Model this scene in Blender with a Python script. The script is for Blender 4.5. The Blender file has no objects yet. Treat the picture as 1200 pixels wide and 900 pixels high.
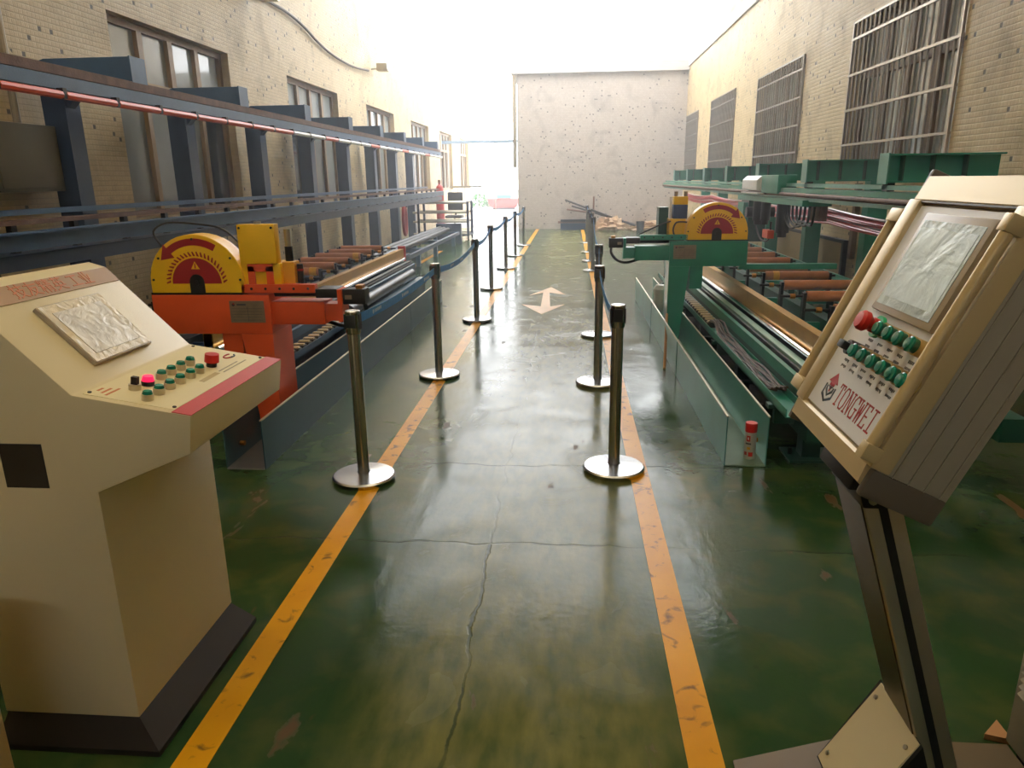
import bpy, bmesh, math, random
from mathutils import Vector, Matrix
random.seed(7)
ORD = ['first', 'second', 'third', 'fourth', 'fifth', 'sixth', 'seventh']
PI = math.pi
SC = bpy.context.scene
COL = SC.collection

# ------------------------------------------------------------------ camera
FPX, PITCH, YAW, ROLL, CAMH = 847.0, .276, .0813, -.0131, 1.55
def cam_basis():
    cy, sy, cp, sp = math.cos(YAW), math.sin(YAW), math.cos(PITCH), math.sin(PITCH)
    f = Vector((-sy*cp, cy*cp, -sp)); r = Vector((cy, sy, 0)); u = r.cross(f)
    c, s = math.cos(ROLL), math.sin(ROLL)
    return c*r + s*u, c*u - s*r, f
_r, _u, _f = cam_basis()
cd = bpy.data.cameras.new('camera'); cam = bpy.data.objects.new('camera', cd); COL.objects.link(cam)
cd.sensor_fit = 'HORIZONTAL'; cd.sensor_width = 36.0; cd.lens = 36.0*FPX/1200.0
cd.clip_start = .05; cd.clip_end = 400
cam.matrix_world = Matrix(((_r.x, _u.x, -_f.x, 0), (_r.y, _u.y, -_f.y, 0), (_r.z, _u.z, -_f.z, CAMH), (0, 0, 0, 1)))
SC.camera = cam
def ground(px, py, z=0.0):                       # a photo pixel to the point where its ray meets height z
    d = _f + _r*((px-600)/FPX) - _u*((py-450)/FPX)
    t = (z-CAMH)/d.z
    return Vector((d.x*t, d.y*t, z))

# ------------------------------------------------------------------ sky and exposure
w = bpy.data.worlds.new('overcast_sky'); SC.world = w; w.use_nodes = True
bg = w.node_tree.nodes['Background']
bg.inputs[0].default_value = (.97, .985, 1.0, 1); bg.inputs[1].default_value = 8.5
SC.view_settings.view_transform = 'Standard'; SC.view_settings.look = 'None'
SC.view_settings.gamma = 1.0; SC.view_settings.use_curve_mapping = False
SC.view_settings.exposure = 0.0

# ------------------------------------------------------------------ materials
def lin(c):
    return tuple(((v/255)/12.92 if v/255 <= .04045 else ((v/255+.055)/1.055)**2.4) for v in c) + (1,)
MATS = {}
def mat(name, rgb, rough=.5, metal=0.0, var=.12, scale=6.0, bump=0.0, bscale=60.0, spec=.5, coat=0.0, rvar=.0):
    if name in MATS: return MATS[name]
    m = bpy.data.materials.new(name); m.use_nodes = True; nt = m.node_tree; N = nt.nodes; L = nt.links
    b = N['Principled BSDF']; b.inputs['Roughness'].default_value = rough; b.inputs['Metallic'].default_value = metal
    b.inputs['Specular IOR Level'].default_value = spec; b.inputs['Coat Weight'].default_value = coat
    c = lin(rgb); tc = N.new('ShaderNodeTexCoord')
    n = N.new('ShaderNodeTexNoise'); n.inputs['Scale'].default_value = scale; n.inputs['Detail'].default_value = 6
    L.new(tc.outputs['Object'], n.inputs['Vector'])
    r = N.new('ShaderNodeValToRGB'); r.color_ramp.elements[0].position = .3; r.color_ramp.elements[1].position = .7
    r.color_ramp.elements[0].color = tuple(v*(1-var) for v in c[:3]) + (1,)
    r.color_ramp.elements[1].color = tuple(min(1, v*(1+var*.6)) for v in c[:3]) + (1,)
    L.new(n.outputs['Fac'], r.inputs['Fac']); L.new(r.outputs['Color'], b.inputs['Base Color'])
    if rvar:
        mr = N.new('ShaderNodeMapRange'); mr.inputs['To Min'].default_value = max(0, rough-rvar); mr.inputs['To Max'].default_value = min(1, rough+rvar)
        L.new(n.outputs['Fac'], mr.inputs['Value']); L.new(mr.outputs['Result'], b.inputs['Roughness'])
    if bump:
        n2 = N.new('ShaderNodeTexNoise'); n2.inputs['Scale'].default_value = bscale; n2.inputs['Detail'].default_value = 4
        L.new(tc.outputs['Object'], n2.inputs['Vector'])
        bp = N.new('ShaderNodeBump'); bp.inputs['Strength'].default_value = bump; bp.inputs['Distance'].default_value = .01
        L.new(n2.outputs['Fac'], bp.inputs['Height']); L.new(bp.outputs['Normal'], b.inputs['Normal'])
    MATS[name] = m
    return m

def node_helpers(nt):
    N, L = nt.nodes, nt.links
    def val(x, sock):
        if isinstance(x, (int, float)): sock.default_value = x
        else: L.new(x, sock)
    def M(op, a, b=0.0, c=0.0):
        n = N.new('ShaderNodeMath'); n.operation = op
        val(a, n.inputs[0]); val(b, n.inputs[1]); val(c, n.inputs[2]); return n.outputs[0]
    def mix(f, a, b):
        n = N.new('ShaderNodeMix'); n.data_type = 'RGBA'
        val(f, n.inputs[0])
        for s, x in ((n.inputs[6], a), (n.inputs[7], b)):
            if isinstance(x, tuple): s.default_value = x
            else: L.new(x, s)
        return n.outputs[2]
    def noise(vec, scale, detail=5, dist=0.0):
        n = N.new('ShaderNodeTexNoise'); n.inputs['Scale'].default_value = scale; n.inputs['Detail'].default_value = detail
        n.inputs['Distortion'].default_value = dist
        if vec is not None: L.new(vec, n.inputs['Vector'])
        return n.outputs['Fac']
    def ramp(x, lo, hi):
        n = N.new('ShaderNodeMapRange'); n.clamp = True; val(x, n.inputs[0]); n.inputs[1].default_value = lo; n.inputs[2].default_value = hi
        return n.outputs[0]
    return N, L, M, mix, noise, ramp

def mosaic(name, base, alt, axis):
    """small mosaic wall tiles, some of them fallen off (dark spots); axis = horizontal world axis along the wall"""
    m = bpy.data.materials.new(name); m.use_nodes = True; nt = m.node_tree
    N, L, M, mix, noise, ramp = node_helpers(nt); b = N['Principled BSDF']
    g = N.new('ShaderNodeNewGeometry'); s = N.new('ShaderNodeSeparateXYZ'); L.new(g.outputs['Position'], s.inputs[0])
    h = s.outputs['Y' if axis == 'y' else 'X']; z = s.outputs['Z']; pos = g.outputs['Position']
    tw, th = .05, .048
    hu, zu = M('DIVIDE', h, tw), M('DIVIDE', z, th)
    cell = N.new('ShaderNodeCombineXYZ'); L.new(M('FLOOR', hu), cell.inputs[0]); L.new(M('FLOOR', zu), cell.inputs[1])
    wn = N.new('ShaderNodeTexWhiteNoise'); wn.noise_dimensions = '2D'; L.new(cell.outputs[0], wn.inputs['Vector'])
    fh, fz = M('FRACT', hu), M('FRACT', zu)
    edge = M('MINIMUM', M('MINIMUM', fh, M('SUBTRACT', 1.0, fh)), M('MINIMUM', fz, M('SUBTRACT', 1.0, fz)))
    joint = M('SUBTRACT', 1.0, M('MINIMUM', ramp(M('MINIMUM', fz, M('SUBTRACT', 1.0, fz)), .03, .16), M('ADD', .55, M('MULTIPLY', .45, ramp(edge, .03, .14)))))
    patch = noise(pos, .9, 4)
    lost = M('GREATER_THAN', M('ADD', wn.outputs['Value'], M('MULTIPLY', patch, .02)), .986)
    inner = ramp(edge, .06, .14)
    hole = M('MULTIPLY', lost, inner)
    dirt = noise(pos, 2.3, 8, .6)
    c = mix(M('MULTIPLY', wn.outputs['Value'], .55), lin(base), lin(alt))
    c = mix(M('MULTIPLY', joint, .24), c, lin(tuple(v*.55 for v in base)))
    c = mix(M('MULTIPLY', ramp(dirt, .52, .75), .45), c, lin(tuple(v*.62 for v in base)))
    c = mix(M('MULTIPLY', hole, .9), c, lin((48, 40, 30)))
    L.new(c, b.inputs['Base Color'])
    L.new(M('ADD', .38, M('MULTIPLY', dirt, .35)), b.inputs['Roughness'])
    bp = N.new('ShaderNodeBump'); bp.inputs['Strength'].default_value = .3; bp.inputs['Distance'].default_value = .006
    hgt = M('SUBTRACT', M('SUBTRACT', 1.0, joint), M('MULTIPLY', hole, 1.2))
    hgt = M('ADD', hgt, M('MULTIPLY', wn.outputs['Value'], .4))
    L.new(hgt, bp.inputs['Height']); L.new(bp.outputs['Normal'], b.inputs['Normal'])
    return m

def floor_material():
    m = bpy.data.materials.new('green_floor_paint'); m.use_nodes = True; nt = m.node_tree
    N, L, M, mix, noise, ramp = node_helpers(nt); b = N['Principled BSDF']
    g = N.new('ShaderNodeNewGeometry'); pos = g.outputs['Position']
    s = N.new('ShaderNodeSeparateXYZ'); L.new(pos, s.inputs[0]); x, y = s.outputs['X'], s.outputs['Y']
    stretch = N.new('ShaderNodeMapping'); stretch.inputs['Scale'].default_value = (1.0, .35, 1); L.new(pos, stretch.inputs[0])
    n1 = noise(pos, .55, 6); n2 = noise(pos, 5.0, 8, .4); n3 = noise(pos, 2.1, 7, 1.2); n4 = noise(stretch.outputs[0], 16, 5)
    c = mix(ramp(n1, .3, .7), lin((33, 58, 31)), lin((48, 76, 42)))
    c = mix(M('MULTIPLY', ramp(n2, .45, .75), .55), c, lin((84, 88, 46)))
    # the walked strip between the yellow lines is rubbed paler
    walk = M('SUBTRACT', 1.0, ramp(M('ADD', M('ABSOLUTE', M('ADD', x, .1)), M('MULTIPLY', M('SUBTRACT', n1, .5), .5)), .3, .62))
    c = mix(M('MULTIPLY', walk, M('MULTIPLY', ramp(n4, .15, .7), .85)), c, lin((122, 116, 62)))
    # reddish worn spots where the paint is gone
    worn = ramp(noise(stretch.outputs[0], 5.5, 10, .25), .665, .70)
    c = mix(M('MULTIPLY', worn, .75), c, lin((96, 66, 42)))
    dark = ramp(noise(pos, 9, 8), .68, .75)
    c = mix(M('MULTIPLY', dark, .5), c, lin((40, 48, 28)))
    # slab joints across and one crack along
    wob = M('MULTIPLY', M('SUBTRACT', noise(pos, 3.6, 9), .5), .13)
    def line(v, at, wdt):
        return M('SUBTRACT', 1.0, ramp(M('ABSOLUTE', M('SUBTRACT', M('ADD', v, wob), at)), wdt*.4, wdt))
    j = M('MULTIPLY', M('MULTIPLY', line(x, -.335, .008), M('ADD', .35, M('MULTIPLY', .65, M('LESS_THAN', y, 2.86)))), ramp(noise(pos, 2.2, 3), .3, .5))
    for yy in (2.87, 3.79, 7.8, 11.8, 15.8): j = M('MAXIMUM', j, M('MULTIPLY', M('MULTIPLY', line(y, yy, .007), .6), ramp(noise(pos, 1.3, 3), .35, .55)))
    c = mix(M('MULTIPLY', j, .75), c, lin((30, 48, 26)))
    L.new(c, b.inputs['Base Color'])
    rg = M('ADD', .09, M('MULTIPLY', ramp(n3, .35, .75), .2))
    rg = M('ADD', rg, M('MULTIPLY', walk, .05)); rg = M('ADD', rg, M('MULTIPLY', worn, .3))
    L.new(rg, b.inputs['Roughness']); b.inputs['Specular IOR Level'].default_value = .13
    bp = N.new('ShaderNodeBump'); bp.inputs['Strength'].default_value = .22; bp.inputs['Distance'].default_value = .01
    hh = M('SUBTRACT', M('ADD', M('MULTIPLY', n4, .5), M('MULTIPLY', noise(pos, 28, 4), .25)), M('MULTIPLY', j, .8))
    L.new(hh, bp.inputs['Height']); L.new(bp.outputs['Normal'], b.inputs['Normal'])
    return m

def paint_line_material():
    m = bpy.data.materials.new('yellow_line_paint'); m.use_nodes = True; nt = m.node_tree
    N, L, M, mix, noise, ramp = node_helpers(nt); b = N['Principled BSDF']
    g = N.new('ShaderNodeNewGeometry'); pos = g.outputs['Position']
    c = mix(ramp(noise(pos, 3, 6), .3, .7), lin((224, 160, 20)), lin((204, 140, 18)))
    c = mix(M('MULTIPLY', ramp(noise(pos, 12, 10, .8), .585, .68), .8), c, lin((92, 66, 28)))
    L.new(c, b.inputs['Base Color']); b.inputs['Roughness'].default_value = .3; b.inputs['Specular IOR Level'].default_value = .15
    return m

def glass_material(name, rgb, alpha, rough=.05):
    m = bpy.data.materials.new(name); m.use_nodes = True; b = m.node_tree.nodes['Principled BSDF']
    b.inputs['Base Color'].default_value = lin(rgb); b.inputs['Roughness'].default_value = rough
    b.inputs['Transmission Weight'].default_value = alpha; b.inputs['IOR'].default_value = 1.3
    MATS[name] = m
    return m

STEEL_BLUE = mat('blue_steel_paint', (62, 94, 128), .42, .1, .25, 4, .1)
DARK_BLUE = mat('dark_blue_steel_paint', (42, 62, 90), .4, .1, .25, 4, .1)
PETROL = mat('petrol_sheet_paint', (52, 88, 100), .36, .15, .15, 3)
ORANGE = mat('orange_machine_paint', (222, 84, 38), .4, 0, .1, 5)
YELLOW = mat('yellow_guard_paint', (242, 190, 30), .38, 0, .07, 5)
GREEN = mat('green_machine_paint', (40, 134, 108), .38, .05, .15, 5)
GREEN_L = mat('pale_green_sheet_paint', (84, 152, 138), .33, .15, .18, 3)
GREEN_D = mat('dark_green_machine_paint', (20, 72, 56), .4, .05, .2, 5)
RED = mat('red_print', (160, 26, 34), .5, 0, .06, 8)
RUST = mat('rusty_rail', (104, 74, 56), .65, .3, .35, 12, .3)
BLACK = mat('black_plastic', (22, 22, 24), .45, 0, .1, 10)
DARK = mat('dark_machine_metal', (44, 42, 42), .5, .5, .3, 15, .1)
BRASS = mat('brass_bolt', (190, 130, 60), .3, .9, .1, 10)
CHROME = mat('chrome_rod', (225, 226, 228), .1, 1.0, .03, 10)
GOLD = mat('gold_anodised_channel', (190, 140, 44), .3, .75, .12, 6)
STAINLESS = mat('brushed_stainless', (182, 182, 184), .26, 1.0, .04, 3)
ROLL = mat('brown_rubber_roller', (186, 118, 72), .6, 0, .2, 9, .15)
TAPE = mat('yellow_tape', (222, 160, 40), .5, 0, .1, 12)
BEIGE = mat('beige_powder_coat', (214, 200, 160), .45, 0, .03, 3, .04, 400)
BEIGE_TRIM = mat('beige_aluminium_trim', (200, 178, 132), .36, .25, .05, 5)
GREY_ALU = mat('grey_aluminium_siding', (156, 148, 130), .45, .1, .03, 3)
ALU = mat('satin_aluminium', (182, 174, 156), .32, .8, .06, 8)
PLINTH = mat('dark_plinth_paint', (40, 34, 30), .5, 0, .1, 6)
TAN_STRIP = mat('tan_header_strip', (168, 132, 86), .5, 0, .08, 8)
PANEL_WHITE = mat('white_panel_foil', (224, 225, 232), .4, 0, .03, 4)
PLATE = mat('worn_name_plate', (150, 132, 110), .35, .5, .15, 20)
SCREEN = mat('screen_glass', (150, 164, 160), .14, 0, .1, 5)
FOIL = None
BEZEL = mat('screen_bezel', (168, 154, 132), .4, 0, .05, 6)
BTN_GREEN = mat('green_button_cap', (18, 120, 96), .22, 0, .05, 20)
BTN_RED = mat('red_button_cap', (196, 34, 28), .35, 0, .05, 20)
STRIP_RED = mat('red_edge_foil', (190, 62, 62), .42, 0, .05, 8)
INK = mat('dark_print', (70, 70, 76), .6, 0, .05, 20)
NAVY = mat('navy_print', (40, 52, 66), .5, 0, .05, 20)
WHITE = mat('white_paint', (232, 230, 226), .4, 0, .04, 6)
BELT = mat('blue_webbing', (72, 140, 206), .7, 0, .1, 30, .1, 200)
RAIL_RED = mat('red_conduit_plastic', (222, 84, 36), .4, 0, .08, 6)
CABLE_RED = mat('red_cable_sheath', (200, 60, 58), .4, 0, .1, 10)
CABLE = mat('black_cable_sheath', (30, 28, 28), .5, 0, .1, 10)
CABLE_BROWN = mat('brown_cable_sheath', (84, 66, 54), .55, 0, .15, 10)
WOOD_FRAME = mat('brown_window_frame', (150, 122, 86), .5, 0, .15, 10, .1)
FRAME_DARK = mat('weathered_brown_frame', (112, 88, 64), .55, 0, .2, 10, .1)
PANE_GREY = mat('frosted_grey_glass', (150, 152, 146), .18, 0, .1, 2)
PANE_DARK = mat('painted_dark_room', (44, 46, 46), .08, 0, .1, 2)  # dark tone stands in for the unlit room behind the pane
PANE_SKY = mat('painted_sky_reflection', (176, 184, 186), .06, 0, .12, 2)  # pale tone stands in for bright sky reflected in the panes
BAR = mat('grille_bar_metal', (156, 148, 138), .35, .7, .15, 10)
BOX_OLIVE = mat('olive_grey_enamel', (104, 98, 74), .45, 0, .08, 4)
CONCRETE = mat('pale_concrete', (206, 204, 200), .75, 0, .1, 1.5, .2, 30)
PLASTER = mat('pale_plaster', (196, 190, 184), .8, 0, .1, 2, .2, 40)
SHEET = mat('roof_sheet', (96, 92, 84), .8, 0, .1, 1)
WOOD = mat('scrap_wood', (120, 84, 66), .75, 0, .25, 6, .3)
CARTON = mat('cardboard', (176, 128, 80), .8, 0, .12, 6)
RUBBLE = mat('rubble_sand', (190, 158, 124), .9, 0, .3, 9, .5, 40)
SACK = mat('translucent_plastic_bag', (196, 196, 186), .35, 0, .15, 8, .3, 20)
LEAF = mat('bush_leaf', (70, 128, 60), .6, 0, .3, 8)
TEAL = mat('teal_tarpaulin', (60, 150, 150), .6, 0, .1, 4)
RED_PAINT = mat('red_enamel', (188, 44, 36), .4, 0, .1, 4)
TILE_L = mosaic('tan_mosaic_tiles_y', (200, 176, 130), (214, 194, 152), 'y')
TILE_B = mosaic('pinkish_mosaic_tiles_x', (178, 166, 154), (194, 184, 174), 'x')
FLOOR = floor_material()
LINE = paint_line_material()
def emit_mat(name, rgb, strength):
    m = bpy.data.materials.new(name); m.use_nodes = True; b = m.node_tree.nodes['Principled BSDF']
    b.inputs['Base Color'].default_value = lin(rgb); b.inputs['Emission Color'].default_value = lin(rgb)
    b.inputs['Emission Strength'].default_value = strength; b.inputs['Roughness'].default_value = .3
    return m
BTN_LIT = emit_mat('lit_red_lamp', (255, 30, 80), 1.3)
def foil_material(name, rgb, scale=14):
    m = bpy.data.materials.new(name); m.use_nodes = True; nt = m.node_tree
    N, L, M, mix, noise, ramp = node_helpers(nt); b = N['Principled BSDF']
    tc = N.new('ShaderNodeTexCoord'); o = tc.outputs['Object']
    n = noise(o, scale, 4, 1.6)
    L.new(mix(ramp(noise(o, scale*.7, 5, .5), .35, .7), lin(rgb), lin(tuple(min(255, v*1.14) for v in rgb))), b.inputs['Base Color'])
    b.inputs['Roughness'].default_value = .4; b.inputs['Coat Weight'].default_value = .35; b.inputs['Coat Roughness'].default_value = .15
    bp = N.new('ShaderNodeBump'); bp.inputs['Strength'].default_value = .35; bp.inputs['Distance'].default_value = .01
    L.new(n, bp.inputs['Height']); L.new(bp.outputs['Normal'], b.inputs['Normal']); L.new(bp.outputs['Normal'], b.inputs['Coat Normal'])
    return m
FOIL = foil_material('crumpled_film_on_screen', (150, 166, 166))
FOIL_BEIGE = foil_material('crumpled_film_on_bezel', (196, 180, 140), 22)

# ------------------------------------------------------------------ mesh helpers
class MB:
    def __init__(s): s.bm = bmesh.new()
    def box(s, x0, x1, y0, y1, z0, z1, bev=0.0):
        V = [s.bm.verts.new((x, y, z)) for x in (x0, x1) for y in (y0, y1) for z in (z0, z1)]
        F = [s.bm.faces.new([V[i] for i in q]) for q in ((0,1,3,2),(4,6,7,5),(0,4,5,1),(2,3,7,6),(0,2,6,4),(1,5,7,3))]
        if bev:
            E = list({e for f in F for e in f.edges})
            bmesh.ops.bevel(s.bm, geom=E, offset=bev, segments=2, affect='EDGES', profile=.6)
        return s
    def prism(s, pts, a0, a1, axis='y', bev=0.0):
        """pts: 2D outline; axis y -> (x,z), axis x -> (y,z), axis z -> (x,y)"""
        def P(p, a): return {'y': (p[0], a, p[1]), 'x': (a, p[0], p[1]), 'z': (p[0], p[1], a)}[axis]
        A = [s.bm.verts.new(P(p, a0)) for p in pts]; B = [s.bm.verts.new(P(p, a1)) for p in pts]
        n = len(pts); F = [s.bm.faces.new(A), s.bm.faces.new(B[::-1])]
        for i in range(n): F.append(s.bm.faces.new((A[i], B[i], B[(i+1) % n], A[(i+1) % n])))
        bmesh.ops.recalc_face_normals(s.bm, faces=F)
        if bev:
            E = list({e for f in F for e in f.edges})
            bmesh.ops.bevel(s.bm, geom=E, offset=bev, segments=2, affect='EDGES', profile=.6)
        return s
    def cyl(s, p0, p1, r0, r1=None, seg=16, caps=True):
        p0, p1 = Vector(p0), Vector(p1); r1 = r0 if r1 is None else r1
        d = (p1-p0).normalized(); a = d.orthogonal().normalized(); b = d.cross(a)
        R = [[s.bm.verts.new(p + (a*math.cos(2*PI*i/seg) + b*math.sin(2*PI*i/seg))*r) for i in range(seg)] for p, r in ((p0, r0), (p1, r1))]
        for i in range(seg): s.bm.faces.new((R[0][i], R[0][(i+1) % seg], R[1][(i+1) % seg], R[1][i]))
        if caps: s.bm.faces.new(R[0][::-1]); s.bm.faces.new(R[1])
        return s
    def tube(s, pts, r, seg=8):
        pts = [Vector(p) for p in pts]; rings = []; prev = None
        if 3 < len(pts) < 14:                                   # round off coarse paths
            q = [pts[0]] + pts + [pts[-1]]; out = []
            for a, b, c, d in zip(q, q[1:], q[2:], q[3:]):
                for k in range(4):
                    t = k/4; out.append(.5*((2*b) + (c-a)*t + (2*a-5*b+4*c-d)*t*t + (3*b-a-3*c+d)*t*t*t))
            pts = out + [pts[-1]]
        for i, p in enumerate(pts):
            d = (pts[min(i+1, len(pts)-1)] - pts[max(i-1, 0)]).normalized()
            a = d.orthogonal().normalized() if prev is None else (prev - d*prev.dot(d)).normalized()
            prev = a; b = d.cross(a)
            rings.append([s.bm.verts.new(p + (a*math.cos(2*PI*k/seg) + b*math.sin(2*PI*k/seg))*r) for k in range(seg)])
        for A, B in zip(rings, rings[1:]):
            for k in range(seg): s.bm.faces.new((A[k], A[(k+1) % seg], B[(k+1) % seg], B[k]))
        s.bm.faces.new(rings[0][::-1]); s.bm.faces.new(rings[-1]); return s
    def lathe(s, prof, c=(0, 0, 0), seg=32):
        rings = []
        for r, z in prof:
            rings.append([s.bm.verts.new((c[0]+r*math.cos(2*PI*k/seg), c[1]+r*math.sin(2*PI*k/seg), c[2]+z)) for k in range(seg)] if r > 1e-6
                         else [s.bm.verts.new((c[0], c[1], c[2]+z))])
        for A, B in zip(rings, rings[1:]):
            for k in range(seg):
                a = (A[k % len(A)], A[(k+1) % len(A)], B[(k+1) % len(B)], B[k % len(B)])
                f = []
                for v in a:
                    if v not in f: f.append(v)
                if len(f) > 2: s.bm.faces.new(f)
        bmesh.ops.recalc_face_normals(s.bm, faces=s.bm.faces[:]); return s
    def quadbox(s, corners, thick):
        """thick plate from 4 corner points"""
        c = [Vector(p) for p in corners]; n = (c[1]-c[0]).cross(c[3]-c[0]).normalized()*thick
        A = [s.bm.verts.new(p) for p in c]; B = [s.bm.verts.new(p+n) for p in c]
        F = [s.bm.faces.new(A[::-1]), s.bm.faces.new(B)]
        for i in range(4): F.append(s.bm.faces.new((A[i], A[(i+1) % 4], B[(i+1) % 4], B[i])))
        return s
    def xform(s, M): bmesh.ops.transform(s.bm, matrix=M, verts=s.bm.verts[:]); return s

def link(name, me, material, parent=None, loc=None):
    o = bpy.data.objects.new(name, me); COL.objects.link(o)
    if material is not None and not me.materials: me.materials.append(material)
    if parent is not None: o.parent = parent
    if loc is not None: o.location = loc
    return o
def root_of(o):
    while o.parent is not None: o = o.parent
    return o
def obj(name, mb, material, parent=None, smooth=True):
    """world-space mesh builder -> one mesh object; children are stored relative to the root thing"""
    if parent is not None: mb.xform(Matrix.Translation(-root_of(parent).location))
    me = bpy.data.meshes.new(name); mb.bm.to_mesh(me); mb.bm.free()
    if smooth:
        me.polygons.foreach_set('use_smooth', [True]*len(me.polygons)); me.set_sharp_from_angle(angle=math.radians(35))
    return link(name, me, material, parent)
def tag(o, label, cat, group=None, kind=None):
    o['label'] = label; o['category'] = cat
    if group: o['group'] = group
    if kind: o['kind'] = kind
    return o
def thing(name, loc, label, cat, group=None):
    o = bpy.data.objects.new(name, None); COL.objects.link(o); o.location = loc; o.empty_display_size = .1
    return tag(o, label, cat, group)
def struct(name, mb, material, label=None, parent=None, smooth=False):
    o = obj(name, mb, material, parent, smooth)
    if parent is None:
        o['kind'] = 'structure'
        if label: o['label'] = label
    return o
def struct_empty(name, loc, label):
    o = bpy.data.objects.new(name, None); COL.objects.link(o); o.location = loc; o['kind'] = 'structure'; o['label'] = label
    return o
def arc_pts(cx, cz, r, a0, a1, n): return [(cx + r*math.cos(a0+(a1-a0)*i/n), cz + r*math.sin(a0+(a1-a0)*i/n)) for i in range(n+1)]
def text_mesh(body, size, M, name, material, parent, align='CENTER', thick=.0004, sx=1.0):
    cu = bpy.data.curves.new('lettering', 'FONT'); cu.body = body; cu.size = size; cu.align_x = align; cu.align_y = 'CENTER'; cu.extrude = thick
    cu.resolution_u = 2
    t = bpy.data.objects.new('lettering_source', cu); COL.objects.link(t)
    me = bpy.data.meshes.new_from_object(t.evaluated_get(bpy.context.evaluated_depsgraph_get()))
    bpy.data.objects.remove(t); bpy.data.curves.remove(cu)
    me.materials.clear()
    me.transform(Matrix.Diagonal((sx, 1, 1, 1))); me.transform(M); me.transform(Matrix.Translation(-root_of(parent).location))
    return link(name, me, material, parent)

# ================================================================== THE SETTING
XL, XR, YB = -4.6, 3.5, 23.7
struct('floor', MB().box(-4.9, 3.8, -9, 24.6, -.2, 0), FLOOR, 'glossy worn green painted concrete floor')
struct('ground_yard', MB().box(-40, 40, 24.6, 120, -.22, -.02), CONCRETE, 'pale sunlit concrete yard beyond the hall')
struct('wall_rear_blocker', MB().box(-4.9, 3.8, -9.3, -9, 0, 7.15), PLASTER, 'unseen wall behind the viewpoint, added to block light, with a gap above for fill')  # unseen wall added to cut light from behind; gap above lets in fill
o = struct('roof_shade', MB().box(-4.9, 3.8, -9, .6, 8.2, 8.35).box(-4.9, 3.8, 3.4, 14.5, 8.2, 8.35), SHEET, 'unseen grey sheet roof, its extent and added gap shaped to shade the hall')  # unseen roof, its length and gap set to shade the near area

sm = bpy.data.materials.new('warm_fill_sheet'); sm.use_nodes = True
_t = sm.node_tree.nodes.new('ShaderNodeBsdfTranslucent'); _t.inputs[0].default_value = (.70, .63, .50, 1)
sm.node_tree.links.new(_t.outputs[0], sm.node_tree.nodes['Material Output'].inputs['Surface'])
struct('window_11', MB().box(-4.9, 3.8, .6, 3.4, 8.3, 8.305), sm, 'unseen translucent sheet added in the roof gap as warm fill')  # added out of view, gives warm dim fill over the foreground

LWIN = [(7.55 + 4.75*i, 10.2 + 4.75*i, 1.2, 3.22) for i in range(6)]
RWIN = [(7.35, 10.1, 1.5, 3.36), (12.05, 14.85, 1.5, 3.3), (16.8, 19.55, 1.5, 3.36), (21.5, 23.55, 1.5, 3.32)]
def wall_mesh(x0, x1, y0, y1, ztop, wins):
    mb = MB(); y = y0
    for a, b, zb, zt in wins:
        mb.box(x0, x1, y, a, 0, ztop); mb.box(x0, x1, a, b, 0, zb); mb.box(x0, x1, a, b, zt, ztop); y = b
    mb.box(x0, x1, y, y1, 0, ztop); return mb
struct('wall_left', wall_mesh(XL-.3, XL, -9, 34.5, 8.2, LWIN), TILE_L, 'tan mosaic tiled wall with missing dark tiles behind the blue racks')
struct('wall_right', wall_mesh(XR, XR+.3, -9, 24.4, 8.2, RWIN), TILE_L, 'tan mosaic tiled wall with barred windows behind the green machine')
struct('trim_1', MB().box(XR-.04, XR, -9, YB, 4.72, 4.98), PLASTER, 'pale plaster string course high on the barred wall')
struct('wall_back', MB().box(-1.66, XR, YB, YB+5, 0, 4.62), TILE_B, 'speckled pinkish tiled end wall of the low block')
struct('trim_2', MB().box(-1.84, XR, YB-.16, YB+5.2, 4.62, 4.9), PLASTER, 'pale concrete eave slab along the end wall')

# painted floor lines
def strip(y0, y1, xa, xb, wdt, n=1):
    return MB().prism([(xa-wdt/2, y0), (xa+wdt/2, y0), (xb+wdt/2, y1), (xb-wdt/2, y1)], .0, .0025, 'z')
struct('floor_line_1', strip(-3, 23.6, -1.035, -1.035, .1), LINE, 'worn yellow line on the floor under the barrier posts beside the blue trough')
struct('floor_line_2', strip(-3, 23.6, .385, .385, .1), LINE, 'worn yellow line on the floor under the barrier posts beside the green trough')
struct('floor_line_3', strip(12.9, 16.5, -2.91, -2.92, .09), LINE, 'short pale yellow line on the floor beyond the blue machine')
ar = MB(); ax = -.31
ar.prism([(ax-.05, 9.0), (ax+.07, 9.0), (ax+.03, 10.2), (ax+.26, 10.0), (ax+.04, 10.75), (ax-.24, 9.95), (ax-.06, 10.2)], 0, .0022, 'z')
ar.prism([(ax-.3, 9.2), (ax-.02, 8.5), (ax+.25, 9.2), (ax+.02, 9.0)], 0, .0022, 'z')
struct('floor_line_4', ar, mat('faded_arrow_paint', (206, 160, 100), .5, 0, .15, 12), 'faded yellow double arrow painted on the floor')

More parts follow.
